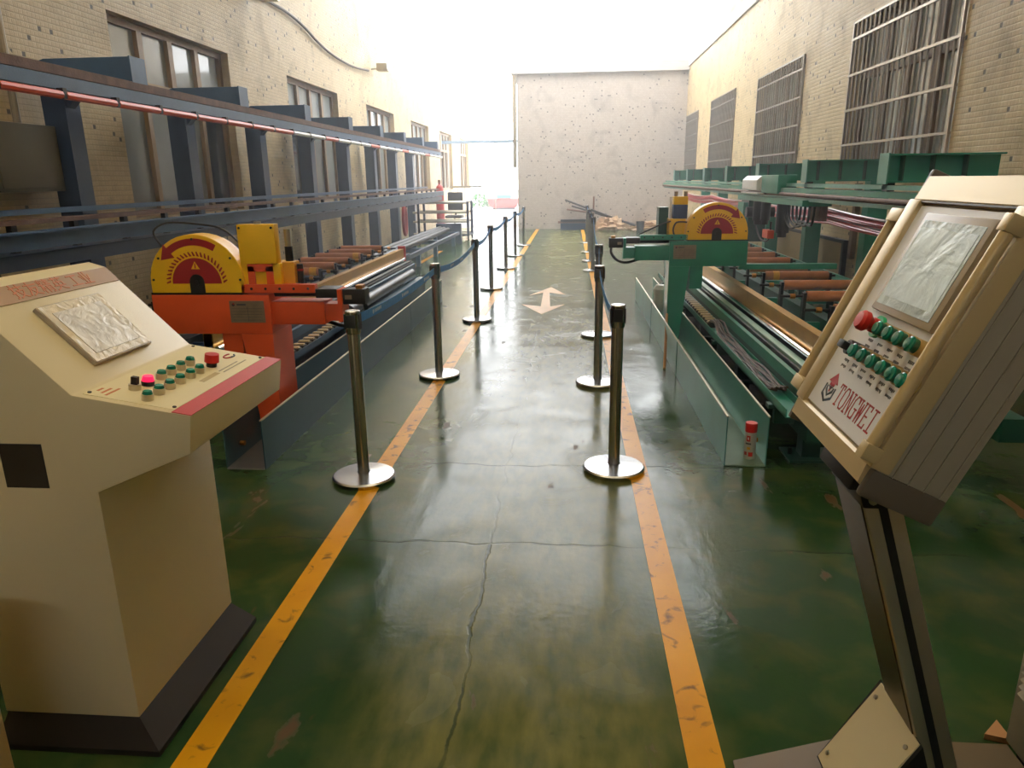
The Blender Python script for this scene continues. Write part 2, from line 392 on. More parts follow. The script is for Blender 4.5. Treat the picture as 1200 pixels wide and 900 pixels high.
# windows in the left wall: transom of four panes over four tall panes
def left_window(i, a, b, zb, zt):
    W = struct_empty('window_%d' % (i+1), (XL-.12, (a+b)/2, zb), 'brown framed tall window with transom panes, %s counting from the electrical box' % ORD[i])
    x0, x1 = XL-.17, XL-.10
    f = MB(); t = .075
    f.box(x0, x1, a, a+t, zb, zt); f.box(x0, x1, b-t, b, zb, zt); f.box(x0, x1, a, b, zt-t, zt); f.box(x0, x1, a, b, zb, zb+t)
    zt2 = zt-.62
    f.box(x0, x1+.015, a+t, b-t, zt2-.05, zt2+.03); obj('frame', f, WOOD_FRAME, W, False)
    ys = [a + t + (b-a-2*t)*k/4 for k in range(5)]
    for k in range(1, 4):
        obj('mullion', MB().box(x0, x1+.01, ys[k]-.05, ys[k]+.05, zt2+.03, zt-t), WOOD_FRAME, W, False)
        obj('mullion', MB().box(x0, x1+.01, ys[k]-.04, ys[k]+.04, zb+t, zt2-.05), WOOD_FRAME, W, False)
    for k in range(4):
        obj('pane', MB().box(x0+.02, x0+.03, ys[k]+.02, ys[k+1]-.02, zt2+.02, zt-t+.01), (PANE_GREY, PANE_GREY, PANE_SKY, PANE_SKY)[k] if i == 0 else PANE_SKY, W, False)
        md = PANE_GREY
        if i == 0 and k == 3: md = PANE_DARK
        if i == 1: md = (PANE_DARK, PANE_GREY, PANE_GREY, PANE_GREY)[k]
        if i >= 2: md = (PANE_GREY, PANE_DARK, PANE_GREY, PANE_DARK)[k]
        obj('pane', MB().box(x0+.02, x0+.03, ys[k]+.02, ys[k+1]-.02, zb+t-.01, zt2-.04), md, W, False)
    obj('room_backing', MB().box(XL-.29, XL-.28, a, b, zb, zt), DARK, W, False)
for i, q in enumerate(LWIN): left_window(i, *q)

def right_window(i, a, b, zb, zt):
    W = struct_empty('window_%d' % (i+7), (XR+.12, (a+b)/2, zb), 'brown window behind a steel bar grille, %s counting from the control terminal' % ORD[i])
    x0, x1 = XR+.12, XR+.19; t = .08
    f = MB(); zm = zt-.62
    f.box(x0, x1, a, a+t, zb, zt); f.box(x0, x1, b-t, b, zb, zt); f.box(x0, x1, a, b, zt-t, zt); f.box(x0, x1, a, b, zb, zb+t); f.box(x0-.015, x1, a+t, b-t, zm-.06, zm+.06)
    obj('frame', f, FRAME_DARK, W, False)
    ys = [a + t + (b-a-2*t)*k/4 for k in range(5)]
    for k in range(1, 4): obj('mullion', MB().box(x0-.01, x1, ys[k]-.07, ys[k]+.07, zb+t, zt-t), FRAME_DARK, W, False)
    for k in range(4):
        for z0, z1 in ((zb+t, zm-.05), (zm+.05, zt-t)):
            obj('pane', MB().box(x1-.03, x1-.02, ys[k]+.06, ys[k+1]-.06, z0, z1), (PANE_SKY if i == 0 else PANE_GREY) if k != 3 else PANE_GREY, W, False)
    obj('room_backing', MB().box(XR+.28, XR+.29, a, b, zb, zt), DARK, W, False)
    G = obj('grille_frame', MB().box(XR-.03, XR-.005, a+.01, a+.035, zb, zt).box(XR-.03, XR-.005, b-.035, b-.01, zb, zt).box(XR-.03, XR-.005, a, b, zt-.025, zt).box(XR-.03, XR-.005, a, b, zb, zb+.025), BAR, W, False)
    n = 21; me = None
    for k in range(1, n):
        y = a + (b-a)*k/n
        if me is None:
            bo = obj('bar', MB().cyl((XR-.018, y, zb), (XR-.018, y, zt), .012, seg=6), BAR, G); me = bo.data; y_first = y
        else:
            bo = link('bar', me, None, G, (0, y-y_first, 0))
    for k in range(1, 5):
        z = zb + (zt-zb)*k/4.5
        obj('grille_rail', MB().box(XR-.035, XR-.0, a, b, z-.013, z+.013), BAR, G, False)
for i, q in enumerate(RWIN): right_window(i, *q)

# ================================================================== LEFT: blue wall rack (two storeys of rails on columns)
R = thing('steel_rack', (-4.2, 12, 0), 'blue steel two-level pipe rack on columns along the tan tiled wall', 'rack')
for i in range(8):
    y = 6.14 + 2.0*i
    c = MB().box(-4.48, -4.28, y+.08, y+.26, 0.012, 2.36)
    c.box(-4.28, -4.27, y+.07, y+.27, .0125, 2.35)
    c.box(-4.52, -4.24, y+.04, y+.30, 0, .012); obj('column', c, DARK_BLUE, R, False)
    a = MB().prism([(-4.52, 2.36), (-3.57, 2.36), (-3.57, 2.545), (-4.3, 2.545), (-4.52, 2.48)], y-.06, y+.14, 'y', .004)
    A = obj('cross_arm', a, STEEL_BLUE, R, False)
    obj('end_plate', MB().box(-3.57, -3.558, y-.07, y+.15, 2.35, 2.55), STEEL_BLUE, A, False)
    b2 = MB().prism([(-4.27, 2.34), (-4.27, 2.18), (-4.1, 2.34)], y+.1, y+.2, 'y'); obj('gusset', b2, DARK_BLUE, R, False)
    b3 = MB().box(-4.27, -3.76, y+.1, y+.2, 1.04, 1.10); obj('bracket', b3, DARK_BLUE, R, False)
obj('upper_rail', MB().box(-3.72, -3.56, 3.2, 20.6, 2.29, 2.355), RUST, R, False)
obj('upper_rail', MB().box(-3.66, -3.56, 3.2, 20.6, 2.195, 2.285), STEEL_BLUE, R, False)
obj('upper_rail', MB().box(-4.0, -3.94, 3.2, 20.6, 2.24, 2.355), STEEL_BLUE, R, False)
# conduit of red and white segments
k = 0; y = 3.3
while y < 20.2:
    L_ = .62
    obj('conduit_segment', MB().cyl((-3.535, y, 2.155), (-3.535, y+L_-.04, 2.155), .028, seg=8), RAIL_RED if (y < 9.3 or k % 4 == 0) else WHITE, R)
    obj('conduit_clip', MB().box(-3.565, -3.515, y+L_-.04, y+L_, 2.13, 2.2), DARK, R, False)
    y += L_; k += 1
# lower level
obj('lower_rail', MB().box(-3.98, -3.94, 3.0, 20.5, 1.345, 1.385), STEEL_BLUE, R, False)
obj('lower_rail', MB().box(-3.72, -3.6, 3.0, 20.5, 1.30, 1.33), RUST, R, False)
obj('lower_beam', MB().box(-3.52, -3.46, 3.0, 20.3, 1.15, 1.265).box(-3.50, -3.40, 3.0, 20.3, 1.255, 1.268), STEEL_BLUE, R, False)
obj('lower_beam', MB().box(-3.75, -3.53, 3.0, 20.4, 1.02, 1.12), DARK_BLUE, R, False)
y = 3.3
while y < 20.2:
    obj('upright', MB().box(-3.67, -3.63, y, y+.05, 1.12, 1.30), DARK, R, False); y += .62

# ------------------------------------------------------------------ wall fittings on the left
E_ = thing('electrical_box', (-4.48, 5.8, 1.5), 'olive grey electrical box on the tan wall beside the first blue column', 'electrical box')
obj('body', MB().box(-4.6, -4.36, 5.42, 6.17, 1.5, 2.03, .006), BOX_OLIVE, E_); obj('door', MB().box(-4.36, -4.35, 5.45, 6.14, 1.53, 2.0, .003), BOX_OLIVE, E_)
tag(obj('conduit_pipe', MB().cyl((-4.56, 6.0, 2.03), (-4.56, 6.0, 6.5), .03, seg=10), ALU), 'grey conduit pipe rising from the electrical box', 'pipe')
tag(obj('wall_cable', MB().tube([(-4.57, 11.2, 4.12), (-4.56, 11.7, 4.17), (-4.56, 12.5, 4.17), (-4.56, 13.2, 4.1), (-4.56, 13.9, 3.97), (-4.56, 14.6, 3.89), (-4.56, 15.4, 3.86), (-4.56, 16.2, 3.87), (-4.56, 17.3, 3.95)], .022), CABLE_BROWN), 'brown cable looping high across the tan tiled wall', 'cable')
for yy, zz, lb in ((11.1, 4.05, 'small floodlight at the start of the brown wall cable'), (17.7, 3.98, 'small floodlight on a raised arm at the end of the brown wall cable')):
    F_ = thing('wall_lamp', (-4.5, yy, zz), lb, 'lamp')
    obj('housing', MB().box(-4.45, -4.2, yy-.12, yy+.12, zz, zz+.16, .01), ALU, F_); obj('arm', MB().tube([(-4.6, yy, zz+.05), (-4.3, yy, zz+.08), (-4.28, yy+.3, zz+.4)], .02), ALU, F_)
h_ = MB()
pts = [(-4.2 + .07*math.cos(t)*0, 18.6 + .16*math.cos(t), .58 + .36*math.sin(t)) for t in [2*PI*k/24 for k in range(25)]]
h_.tube(pts, .045, 10)
Hs = thing('fire_hose', (-4.2, 18.6, .2), 'red fire hose coiled in a loop on the blue column', 'fire hose')
obj('coil', h_, RED_PAINT, Hs); obj('hook', MB().box(-4.27, -4.12, 18.56, 18.64, .9, .98), DARK, Hs, False)

# ================================================================== THE TWO SAWING LINES (mirror images of each other)
def mx(left): return (lambda x: -.82 - x) if left else (lambda x: x)
class SB(MB):                                     # boxes given in the right-hand line's x, mirrored for the left line
    def __init__(s, left): super().__init__(); s.X = mx(left)
    def b(s, x0, x1, y0, y1, z0, z1, bev=0.0):
        a, c = sorted((s.X(x0), s.X(x1))); s.box(a, c, y0, y1, z0, z1, bev); return s
    def c(s, p0, p1, r, r1=None, seg=14):
        s.cyl((s.X(p0[0]), p0[1], p0[2]), (s.X(p1[0]), p1[1], p1[2]), r, r1, seg); return s
    def t(s, pts, r, seg=8): s.tube([(s.X(p[0]), p[1], p[2]) for p in pts], r, seg); return s
    def p(s, pts, y0, y1, bev=0.0): s.prism([(s.X(x), z) for x, z in pts], y0, y1, 'y', bev); return s

def trough(left, y0, y1, material, lab):
    T = thing('chip_trough', (mx(left)(.98), (y0+y1)/2, 0), lab, 'trough')
    obj('bottom', SB(left).b(.873, 1.087, y0-.01, y1, .002, .01), mat('bare_trough_sheet_grey', (150, 150, 148), .4, .3, .1, 5) if left else mat('pale_green_trough_sheet', (150, 176, 148), .35, .15, .12, 5), T, False)
    obj('side_plate', SB(left).b(.866, .872, y0, y1, .0, .285), material, T, False)
    obj('side_plate', SB(left).b(1.088, 1.094, y0, y1, .0, .285), material, T, False)
    for xe in (.869, 1.091): obj('top_edge', SB(left).b(xe-.006, xe+.006, y0-.002, y1, .285, .292), mat('pale_edge_strip', (196, 190, 168), .35, .5, .1, 8), T, False)  # pale strips along both flange tops
    n = 3
    for k in range(1, n): obj('joint_strip', SB(left).b(.862, .866, y0+(y1-y0)*k/n-.012, y0+(y1-y0)*k/n+.012, .0, .283), material, T, False)
    obj('bolt', SB(left).c((1.086, y0+.18, .09), (1.06, y0+.18, .09), .014), BRASS, T)
    return T
trough(False, 3.83, 9.6, GREEN_L, 'long pale green sheet metal trough holding a spray can')
trough(True, 3.65, 9.45, PETROL, 'long petrol blue sheet metal trough under the orange saw')

def bed(left, y0, y1, paint, dark, pale, lab):
    B = thing('machine_bed', (mx(left)(1.35), (y0+y1)/2, 0), lab, 'machine')
    obj('base_beam', SB(left).b(1.27, 1.52, y0, y1, .17, .43), dark, B, False)
    obj('side_rail', SB(left).b(1.265, 1.295, y0-.02, y1, .40, .47), paint, B, False)
    obj('side_rail', SB(left).b(1.325, 1.375, y0-.02, y1, .43, .505), pale, B, False)
    obj('slide_rail', SB(left).b(1.305, 1.318, y0-.02, y1, .43, .49), DARK, B, False)
    obj('guide_rod', SB(left).c((1.395, y0, .54), (1.395, y1-.1, .54), .017, seg=12), CHROME, B)
    obj('guide_channel', SB(left).b(1.42, 1.425, y0, y1, .545, .665).b(1.425, 1.475, y0, y1, .655, .665).b(1.475, 1.48, y0, y1, .545, .665), GOLD, B, False)
    obj('channel_support', SB(left).b(1.43, 1.47, y0, y1, .43, .545), dark, B, False)
    tr = SB(left).b(1.145, 1.265, y0-.02, y1-.4, .315, .321).b(1.145, 1.15, y0-.02, y1-.4, .315, .365).b(1.26, 1.265, y0-.02, y1-.4, .315, .365)
    obj('cable_tray', tr, paint, B, False)
    y = y0+.2
    while y < y1:
        l = SB(left).b(1.32, 1.42, y, y+.1, .012, .17).b(1.12, 1.2, y+.02, y+.08, .29, .315).b(1.16, 1.30, y+.03, y+.07, .2, .3)
        l.b(1.24, 1.5, y-.06, y+.16, 0, .012)
        G = obj('leg', l, dark, B, False)
        obj('anchor_bolt', SB(left).c((1.27, y+.05, .012), (1.27, y+.05, .05), .012, seg=6), DARK, G)
        y += 1.65
    return B
BR = bed(False, 3.75, 9.9, GREEN, GREEN_D, mat('pale_green_rail', (120, 160, 140), .35, .2, .1, 6), 'green slide bed with gold channel, chrome rod and cable tray')
BL = bed(True, 4.3, 9.75, STEEL_BLUE, DARK_BLUE, DARK, 'dark blue slide bed with gold channel and chrome rod')
obj('end_stop', MB().box(mx(1)(1.5), mx(1)(1.40), 9.75, 9.79, .5, .7), RED_PAINT, BL, False)
obj('cylinder', SB(True).c((1.16, 6.3, .43), (1.16, 9.0, .43), .052, seg=20), BLACK, BL)
obj('cylinder_rail', SB(True).b(1.05, 1.12, 6.0, 9.2, .30, .36), PETROL, BL, False)
obj('floor_board', SB(True).b(1.12, 1.3, 4.2, 9.2, .12, .135), CARTON, BL, False)

def drag_chain(left, y0, y1, z, n, lab):
    T = thing('drag_chain', (mx(left)(1.205), (y0+y1)/2, z), lab, 'cable chain')
    me = None; step = (y1-y0)/n
    for k in range(n):
        y = y0 + k*step
        if me is None:
            o = obj('link', SB(left).b(1.16, 1.25, y, y+step*.62, z, z+.05, .006), mat('dark_chain_link', (60, 54, 46), .5, 0, .1, 10), T); me = o.data
            o2 = obj('link_bridge', SB(left).b(1.165, 1.245, y+.01, y+step*.4, z+.05, z+.06), mat('beige_chain_bridge', (206, 184, 140), .5, 0, .1, 10), T); me2 = o2.data
        else:
            link('link', me, None, T, (0, k*step, 0)); link('link_bridge', me2, None, T, (0, k*step, 0))
drag_chain(False, 6.1, 9.2, .322, 28, 'beige and black drag chain lying in the green cable tray')
drag_chain(True, 4.5, 8.6, .322, 38, 'beige and black drag chain in the blue bed under the orange saw')
random.seed(3)
for k in range(6):
    x = 1.165 + .016*k; pts = []
    for j in range(15):
        y = 6.15 - j*.14
        pts.append((x + .012*math.sin(j*.8+k) , y, .345 + .018*abs(math.sin(j*.7+k*1.9)) + (.05 if j in (1, 2) else 0)))
    e = pts[-1]; pts += [(e[0]+.02, e[1]-.06, e[2]+.01), (e[0]+.05, e[1]-.05, e[2]-.0), (1.24, e[1]+.06, .335)]
    tag(obj('machine_cable', MB().tube(pts, .0085, 6), CABLE_BROWN), 'brown cable lying loosely in the green cable tray', 'cable', 'loose brown cables in the green cable tray')

def roller_table(left, y0, y1, ry0, n, step, paint, dark, lab):
    T = thing('roller_conveyor', (mx(left)(2.2), (y0+y1)/2, 0), lab, 'conveyor')
    for x in (1.70, 2.58): obj('side_beam', SB(left).b(x, x+.06, y0, y1, .36, .44), paint, T, False)
    obj('centre_beam', SB(left).b(2.1, 2.22, y0, y1, .28, .40), dark, T, False)
    y = y0+.05
    while y < y1:
        for x in (1.72, 2.58):
            l = SB(left).b(x, x+.07, y, y+.07, .01, .36).b(x-.05, x+.12, y-.05, y+.12, 0, .01); obj('leg', l, dark, T, False)
        obj('cross_bar', SB(left).b(1.76, 2.58, y+.01, y+.06, .30, .36), paint, T, False)
        y += 1.3
    me = None
    for k in range(n):
        y = ry0 + k*step
        if me is None:
            R_ = obj('roller', SB(left).c((1.93, y, .60), (2.53, y, .60), .044, seg=18), ROLL, T)
            S_ = obj('shaft', SB(left).c((1.72, y, .60), (2.6, y, .60), .011, seg=8), DARK, R_)
            K_ = obj('bearing_block', SB(left).b(1.90, 1.925, y-.03, y+.03, .40, .63).b(2.535, 2.56, y-.03, y+.03, .44, .63), BLACK, R_, False)
            N_ = obj('nut', SB(left).c((1.80, y, .60), (1.84, y, .60), .022, seg=8), BRASS, R_)
            me = [q.data for q in (R_, S_, K_, N_)]; rr = R_
        else:
            rr = link('roller', me[0], None, T, (0, k*step, 0))
            for nm, md in zip(('shaft', 'bearing_block', 'nut'), me[1:]): link(nm, md, None, rr)
        if k % 3 == 1:
            tp = bpy.data.meshes.new('tape_ring'); q = SB(left).c((2.0 if not left else 1.95, ry0, .60), (2.06 if not left else 2.03, ry0, .60), .0455, seg=18)
            q.xform(Matrix.Translation(-T.location)); q.bm.to_mesh(tp); q.bm.free(); link('tape_ring', tp, TAPE, rr)
    return T
roller_table(False, 3.5, 12.2, 4.75, 12, .65, GREEN, GREEN_D, 'green roller conveyor with brown rubber rollers')
roller_table(True, 5.2, 11.4, 5.6, 10, .55, DARK_BLUE, BLACK, 'dark blue roller conveyor with brown rubber rollers')
RG = thing('guide_rail', (2.75, 8, 0), 'long green rail on posts beside the green roller conveyor', 'rail')
obj('rail', MB().box(2.68, 2.84, 3.4, 14.5, .40, .46, .004), GREEN_L, RG); obj('lip', MB().box(2.84, 2.86, 3.4, 14.5, .40, .53), GREEN, RG, False)
for k in range(7): obj('post', MB().box(2.73, 2.79, 3.6+k*1.75, 3.66+k*1.75, 0, .40), GREEN_D, RG, False)

def half_guard(cx, w, h, base, n=20):
    """outline of the arched saw guard: short straight sides, round top"""
    r = w/2; s = .06
    pts = [(cx-r, base), (cx+r, base), (cx+r, base+s)]
    pts += [(cx + r*math.cos(PI*i/n), base+s + (h-s)*math.sin(PI*i/n)) for i in range(1, n)]
    return pts + [(cx-r, base+s)]

def saw(left, y, zt, paint, lab):
    X = mx(left); S = thing('cutting_saw', (X(1.0), y+.15, 0), lab, 'saw machine')
    body = SB(left).b(.94, 1.66, y, y+.34, zt-.235, zt, .005); Bd = obj('body', body, paint, S)
    obj('leg', SB(left).p([(.94, .012), (1.06, .012), (1.13, zt-.235), (.94, zt-.235)], y, y+.3), paint, S, False)
    obj('foot_bracket', SB(left).b(1.14, 1.26, y+.02, y+.3, .52, zt-.235), paint, S, False)
    obj('guard_seat', SB(left).b(1.10, 1.66, y+.005, y+.2, zt, zt+.012), DARK, S, False)
    # guard
    cx = 1.365; gz = zt+.012
    G = obj('saw_guard', SB(left).p(half_guard(cx, .57, .34, gz), y+.0, y+.13, .004), YELLOW, S, False)
    hub_z = gz+.055
    obj('blade_slot', SB(left).p([(cx-.045, gz+.0005), (cx+.045, gz+.0005)] + arc_pts(cx, hub_z+.01, .045, 0, PI, 10), y-.0025, y-.001), BLACK, G, False)
    obj('blade_hub', SB(left).c((cx, y-.012, hub_z+.005), (cx, y, hub_z+.005), .016), DARK, G)
    hd = arc_pts(cx, hub_z, .15, 0, PI, 24)
    obj('blade_symbol', SB(left).p(hd, y-.001, y+.001), RED, G, False)
    for k in range(23):
        a = PI*(k+.5)/23; c_, s_ = math.cos(a), math.sin(a); tx, tz = -s_, c_
        p = lambda r, t: (cx + r*c_ + t*tx, hub_z + r*s_ + t*tz)
        obj('tooth', SB(left).p([p(.160, -.005), p(.160, .009), p(.187, -.006), p(.185, -.013)], y-.001, y+.001), RED, G, False)
    tri = [(cx-.026, hub_z+.085), (cx+.026, hub_z+.085), (cx, hub_z+.13)]
    obj('warning_triangle', SB(left).p(tri, y-.002, y-.0005), YELLOW, G, False)
    obj('warning_mark', SB(left).p([(cx-.004, hub_z+.09), (cx+.004, hub_z+.09), (cx+.002, hub_z+.118), (cx-.002, hub_z+.118)], y-.003, y-.0015), RED, G, False)
    a0, a1 = math.radians(52), math.radians(122)        # arrow bends away from the aisle
    ro, ri = .262, .222
    arc = arc_pts(cx, hub_z, ro, a1, a0, 14) + arc_pts(cx, hub_z, ri, a0, a1, 14)
    obj('rotation_arrow', SB(left).p(arc, y-.001, y+.001), RED, G, False)
    ah = math.radians(34); P = lambda r, a: (cx + r*math.cos(a), hub_z + r*math.sin(a))
    obj('arrow_head', SB(left).p([P(.292, a0), P(.245, ah), P(.192, a0)], y-.001, y+.001), RED, G, False)
    for a in (5, 35, 90, 145, 175):
        aa = math.radians(a); px, pz = cx + .265*math.cos(aa), gz+.055 + .258*math.sin(aa)
        obj('guard_screw', SB(left).c((px, y-.006, pz), (px, y+.001, pz), .007, seg=8), BLACK, G)
    # name plate: grey metal, printed lines and a small emblem
    Np = obj('name_plate', SB(left).b(.975, 1.185, y-.003, y, zt-.165, zt-.035), PLATE, S, False)
    xl = 1.175 if left else .985; d = -1 if left else 1
    for k in range(5): obj('plate_line', SB(left).b(.99, 1.17, y-.0036, y-.003, zt-.15+.017*k, zt-.1485+.017*k), INK, Np, False)
    obj('plate_line', SB(left).b(1.075, 1.077, y-.0036, y-.003, zt-.155, zt-.07), INK, Np, False)
    obj('emblem', SB(left).c((xl+d*.014, y-.004, zt-.058), (xl+d*.014, y-.003, zt-.058), .009), NAVY, Np)
    obj('emblem', SB(left).c((xl+d*.016, y-.0044, zt-.053), (xl+d*.016, y-.004, zt-.053), .0055), RED, Np)
    obj('plate_line', SB(left).b(xl+d*.035, xl+d*.09, y-.0036, y-.003, zt-.062, zt-.053), INK, Np, False)
    # cantilever towards the aisle
    Ar = obj('arm', SB(left).b(.62, .94, y+.02, y+.18, zt-.18, zt-.045, .004), paint, S)
    obj('arm_tip', SB(left).b(.53, .62, y+.04, y+.16, zt-.16, zt-.06), paint, Ar, False)
    Tb = obj('top_bar', SB(left).b(.66, 1.10, y-.0, y+.05, zt+.012, zt+.06), paint, S, False)
    for k in range(5): obj('bolt', SB(left).c((.70+.085*k, y-.003, zt+.036), (.70+.085*k, y, zt+.036), .008, seg=8), BLACK, Tb)
    obj('slide_rod', SB(left).c((.62, y+.1, zt-.005), (1.08, y+.1, zt-.005), .02, seg=12), DARK, S)
    obj('belt_housing', SB(left).b(.53, .66, y+.0, y+.15, zt-.02, zt+.035, .008), BLACK, S)
    obj('motor_bracket', SB(left).b(.505, .53, y+.0, y+.13, zt-.16, zt+.03), paint, S, False)
    Mt = obj('servo_motor', SB(left).b(.37, .505, y+.02, y+.12, zt-.06, zt+.03, .006), DARK, S)
    obj('motor_label', SB(left).b(.45, .49, y+.017, y+.02, zt-.03, zt-.005), PLATE, Mt, False)
    obj('plug', SB(left).b(.39, .43, y+.04, y+.1, zt+.03, zt+.05), BRASS, Mt, False)
    obj('motor_cable', SB(left).t([(.40, y+.1, zt-.05), (.40, y+.12, zt-.12), (.46, y+.14, zt-.19), (.55, y+.16, zt-.215), (.66, y+.17, zt-.185)], .013), CABLE, S)
    return S
SL = saw(True, 4.1, .915, ORANGE, 'orange cutting saw with yellow arched guard')
SR = saw(False, 7.0, .97, GREEN, 'green cutting saw with yellow arched guard')
# aisle-side motor of the orange saw: tall yellow box with an orange yoke
y, zt = 4.12, .915
Mb = obj('motor_housing', SB(True).b(.86, 1.10, y, y+.2, zt+.06, zt+.18, .004), YELLOW, SL)
Mc = obj('motor_cover', SB(True).b(.875, 1.095, y-.01, y+.06, zt+.18, zt+.405, .003), YELLOW, SL)
for dx in (.89, 1.08): obj('cover_screw', SB(True).c((dx, y-.016, zt+.385), (dx, y-.01, zt+.385), .007, seg=8), BLACK, Mc)
obj('yoke', SB(True).b(.905, .945, y-.012, y, zt+.06, zt+.165).b(1.015, 1.055, y-.012, y, zt+.06, zt+.165).b(.905, 1.055, y-.012, y, zt+.135, zt+.178), ORANGE, Mb, False)
obj('pneumatic_cylinder', SB(True).c((.84, y+.1, zt+.27), (.84, y+.1, zt+.37), .02), ALU, SL); obj('pneumatic_body', SB(True).c((.84, y+.1, zt+.18), (.84, y+.1, zt+.27), .023), BLACK, SL)
obj('valve_block', SB(True).b(.79, .86, y+.03, y+.12, zt+.06, zt+.185), TAPE, SL, False); obj('regulator', SB(True).c((.77, y+.07, zt+.06), (.77, y+.07, zt+.17), .018), BLACK, SL); obj('regulator_ring', SB(True).c((.77, y+.07, zt+.13), (.77, y+.07, zt+.142), .02), RED, SL)
obj('air_hose', SB(True).t([(1.6, y+.06, zt+.28), (1.66, y+.1, zt+.36), (1.58, y+.12, zt+.41), (1.4, y+.14, zt+.4), (1.25, y+.14, zt+.37), (1.14, y+.12, zt+.28), (1.08, y+.1, zt+.19)], .006), CABLE, SL)
obj('lifting_eye', SB(True).c((.98, y+.02, zt+.405), (.98, y+.02, zt+.42), .02), ALU, SL)
# aisle-side motor of the green saw: yellow gearbox with a blue and yellow box on top
y, zt = 7.1, .97
Mb = obj('gearbox', SB(False).b(.94, 1.09, y, y+.2, zt+.012, zt+.20, .004), YELLOW, SR)
obj('control_box', SB(False).b(.975, 1.105, y+.02, y+.14, zt+.20, zt+.33, .004), mat('blue_enamel', (40, 62, 104), .4, 0, .1, 6), SR); obj('box_top', SB(False).b(.975, 1.105, y+.02, y+.14, zt+.33, zt+.405, .004), YELLOW, SR)
obj('sight_tube', SB(False).c((.955, y+.08, zt+.2), (.955, y+.08, zt+.40), .012), WHITE, SR)
for dx in (1.0, 1.09): obj('cap', SB(False).c((dx, y+.08, zt+.405), (dx, y+.08, zt+.45), .018), PLATE, SR)
obj('air_hose', SB(False).t([(1.08, y-.02, zt+.05), (1.0, y-.03, zt+.04), (.97, y-.04, zt+.1), (1.0, y-.04, zt+.17), (1.1, y-.02, zt+.17)], .008), CABLE, SR)
obj('air_hose', SB(False).t([(.66, y, zt+.06), (.75, y, zt+.1), (.86, y, zt+.15), (.95, y-.01, zt+.18)], .007), CABLE, SR)
obj('rear_frame', SB(False).b(.86, .95, y+.2, y+.4, zt+.0, zt+.3), GREEN_D, SR, False)
obj('cross_beam', SB(False).b(1.6, 2.5, y-.06, y-.0, zt-.27, zt-.22), GREEN, SR, False)
obj('splash_shield', SB(False).b(.935, .94, y-.1, y+.1, .2, zt-.2), mat('clear_sheet', (190, 200, 190), .2, 0, .05, 4), SR, False)

# ------------------------------------------------------------------ far end of the left line: pipe supports
PS = thing('pipe_support', (-2.9, 14.6, 0), 'low blue trestle carrying long dark pipes beyond the blue conveyor', 'trestle')
for yy in (11.8, 13.4, 15.2, 17.6):
    q = MB().box(-3.35, -2.75, yy, yy+.1, .26, .34).box(-3.3, -3.22, yy, yy+.1, 0, .26).box(-2.86, -2.78, yy, yy+.1, 0, .26); obj('trestle', q, STEEL_BLUE, PS, False)
obj('long_channel', MB().box(-2.76, -2.70, 11.6, 17.9, .26, .33), DARK_BLUE, PS, False)
for k, (px, pz) in enumerate(((-3.25, .395), (-3.1, .395), (-2.95, .395))):
    tag(obj('steel_pipe', MB().cyl((px, 10.9+.2*k, pz), (px, 18.3-.3*k, pz), .052, seg=14), DARK), 'long dark steel pipe lying on the low blue trestle', 'pipe', 'steel pipes on the blue trestle')
obj('end_block', MB().box(-3.35, -2.72, 18.3, 18.45, 0, .5), DARK_BLUE, PS, False)

# ================================================================== RIGHT: green wall rack with travelling carriage
R = thing('steel_rack', (3.0, 12, 0), 'green steel rack with cross arms along the wall of barred windows', 'rack')
for i in range(-1, 7):
    y = 6.2 + 2.03*i
    obj('column', MB().box(3.17, 3.37, y-.02, y+.14, .012, 1.5).box(3.13, 3.41, y-.06, y+.18, 0, .012), GREEN, R, False)
    a = MB().prism([(2.5, 1.49), (3.38, 1.49), (3.38, 1.70), (2.5, 1.70)], y+.05, y+.07, 'y')
    a.box(2.5, 3.38, y-.03, y+.12, 1.485, 1.5).box(2.5, 3.38, y-.03, y+.12, 1.692, 1.705); A = obj('cross_arm', a, GREEN, R, False)
    obj('end_plate', MB().box(2.488, 2.5, y-.05, y+.13, 1.475, 1.712), GREEN_L, A, False)
    for xx in (2.62, 2.85, 3.1): obj('rib', MB().box(xx, xx+.01, y-.02, y+.05, 1.5, 1.692), GREEN_D, A, False)
    obj('hanger', MB().box(2.52, 2.58, y+.0, y+.09, 1.42, 1.485), DARK, R, False)
obj('upper_rail', MB().box(2.52, 2.62, 3.0, 20.2, 1.43, 1.465), GREEN_L, R, False)
obj('main_beam', MB().box(2.46, 2.62, 3.0, 20.2, 1.37, 1.415), GREEN, R, False)
obj('rusty_rail', MB().cyl((2.46, 3.0, 1.345), (2.46, 20.2, 1.345), .022, seg=10), RUST, R)
obj('lower_flange', MB().box(2.48, 2.62, 3.0, 20.2, 1.285, 1.32), GREEN_L, R, False)

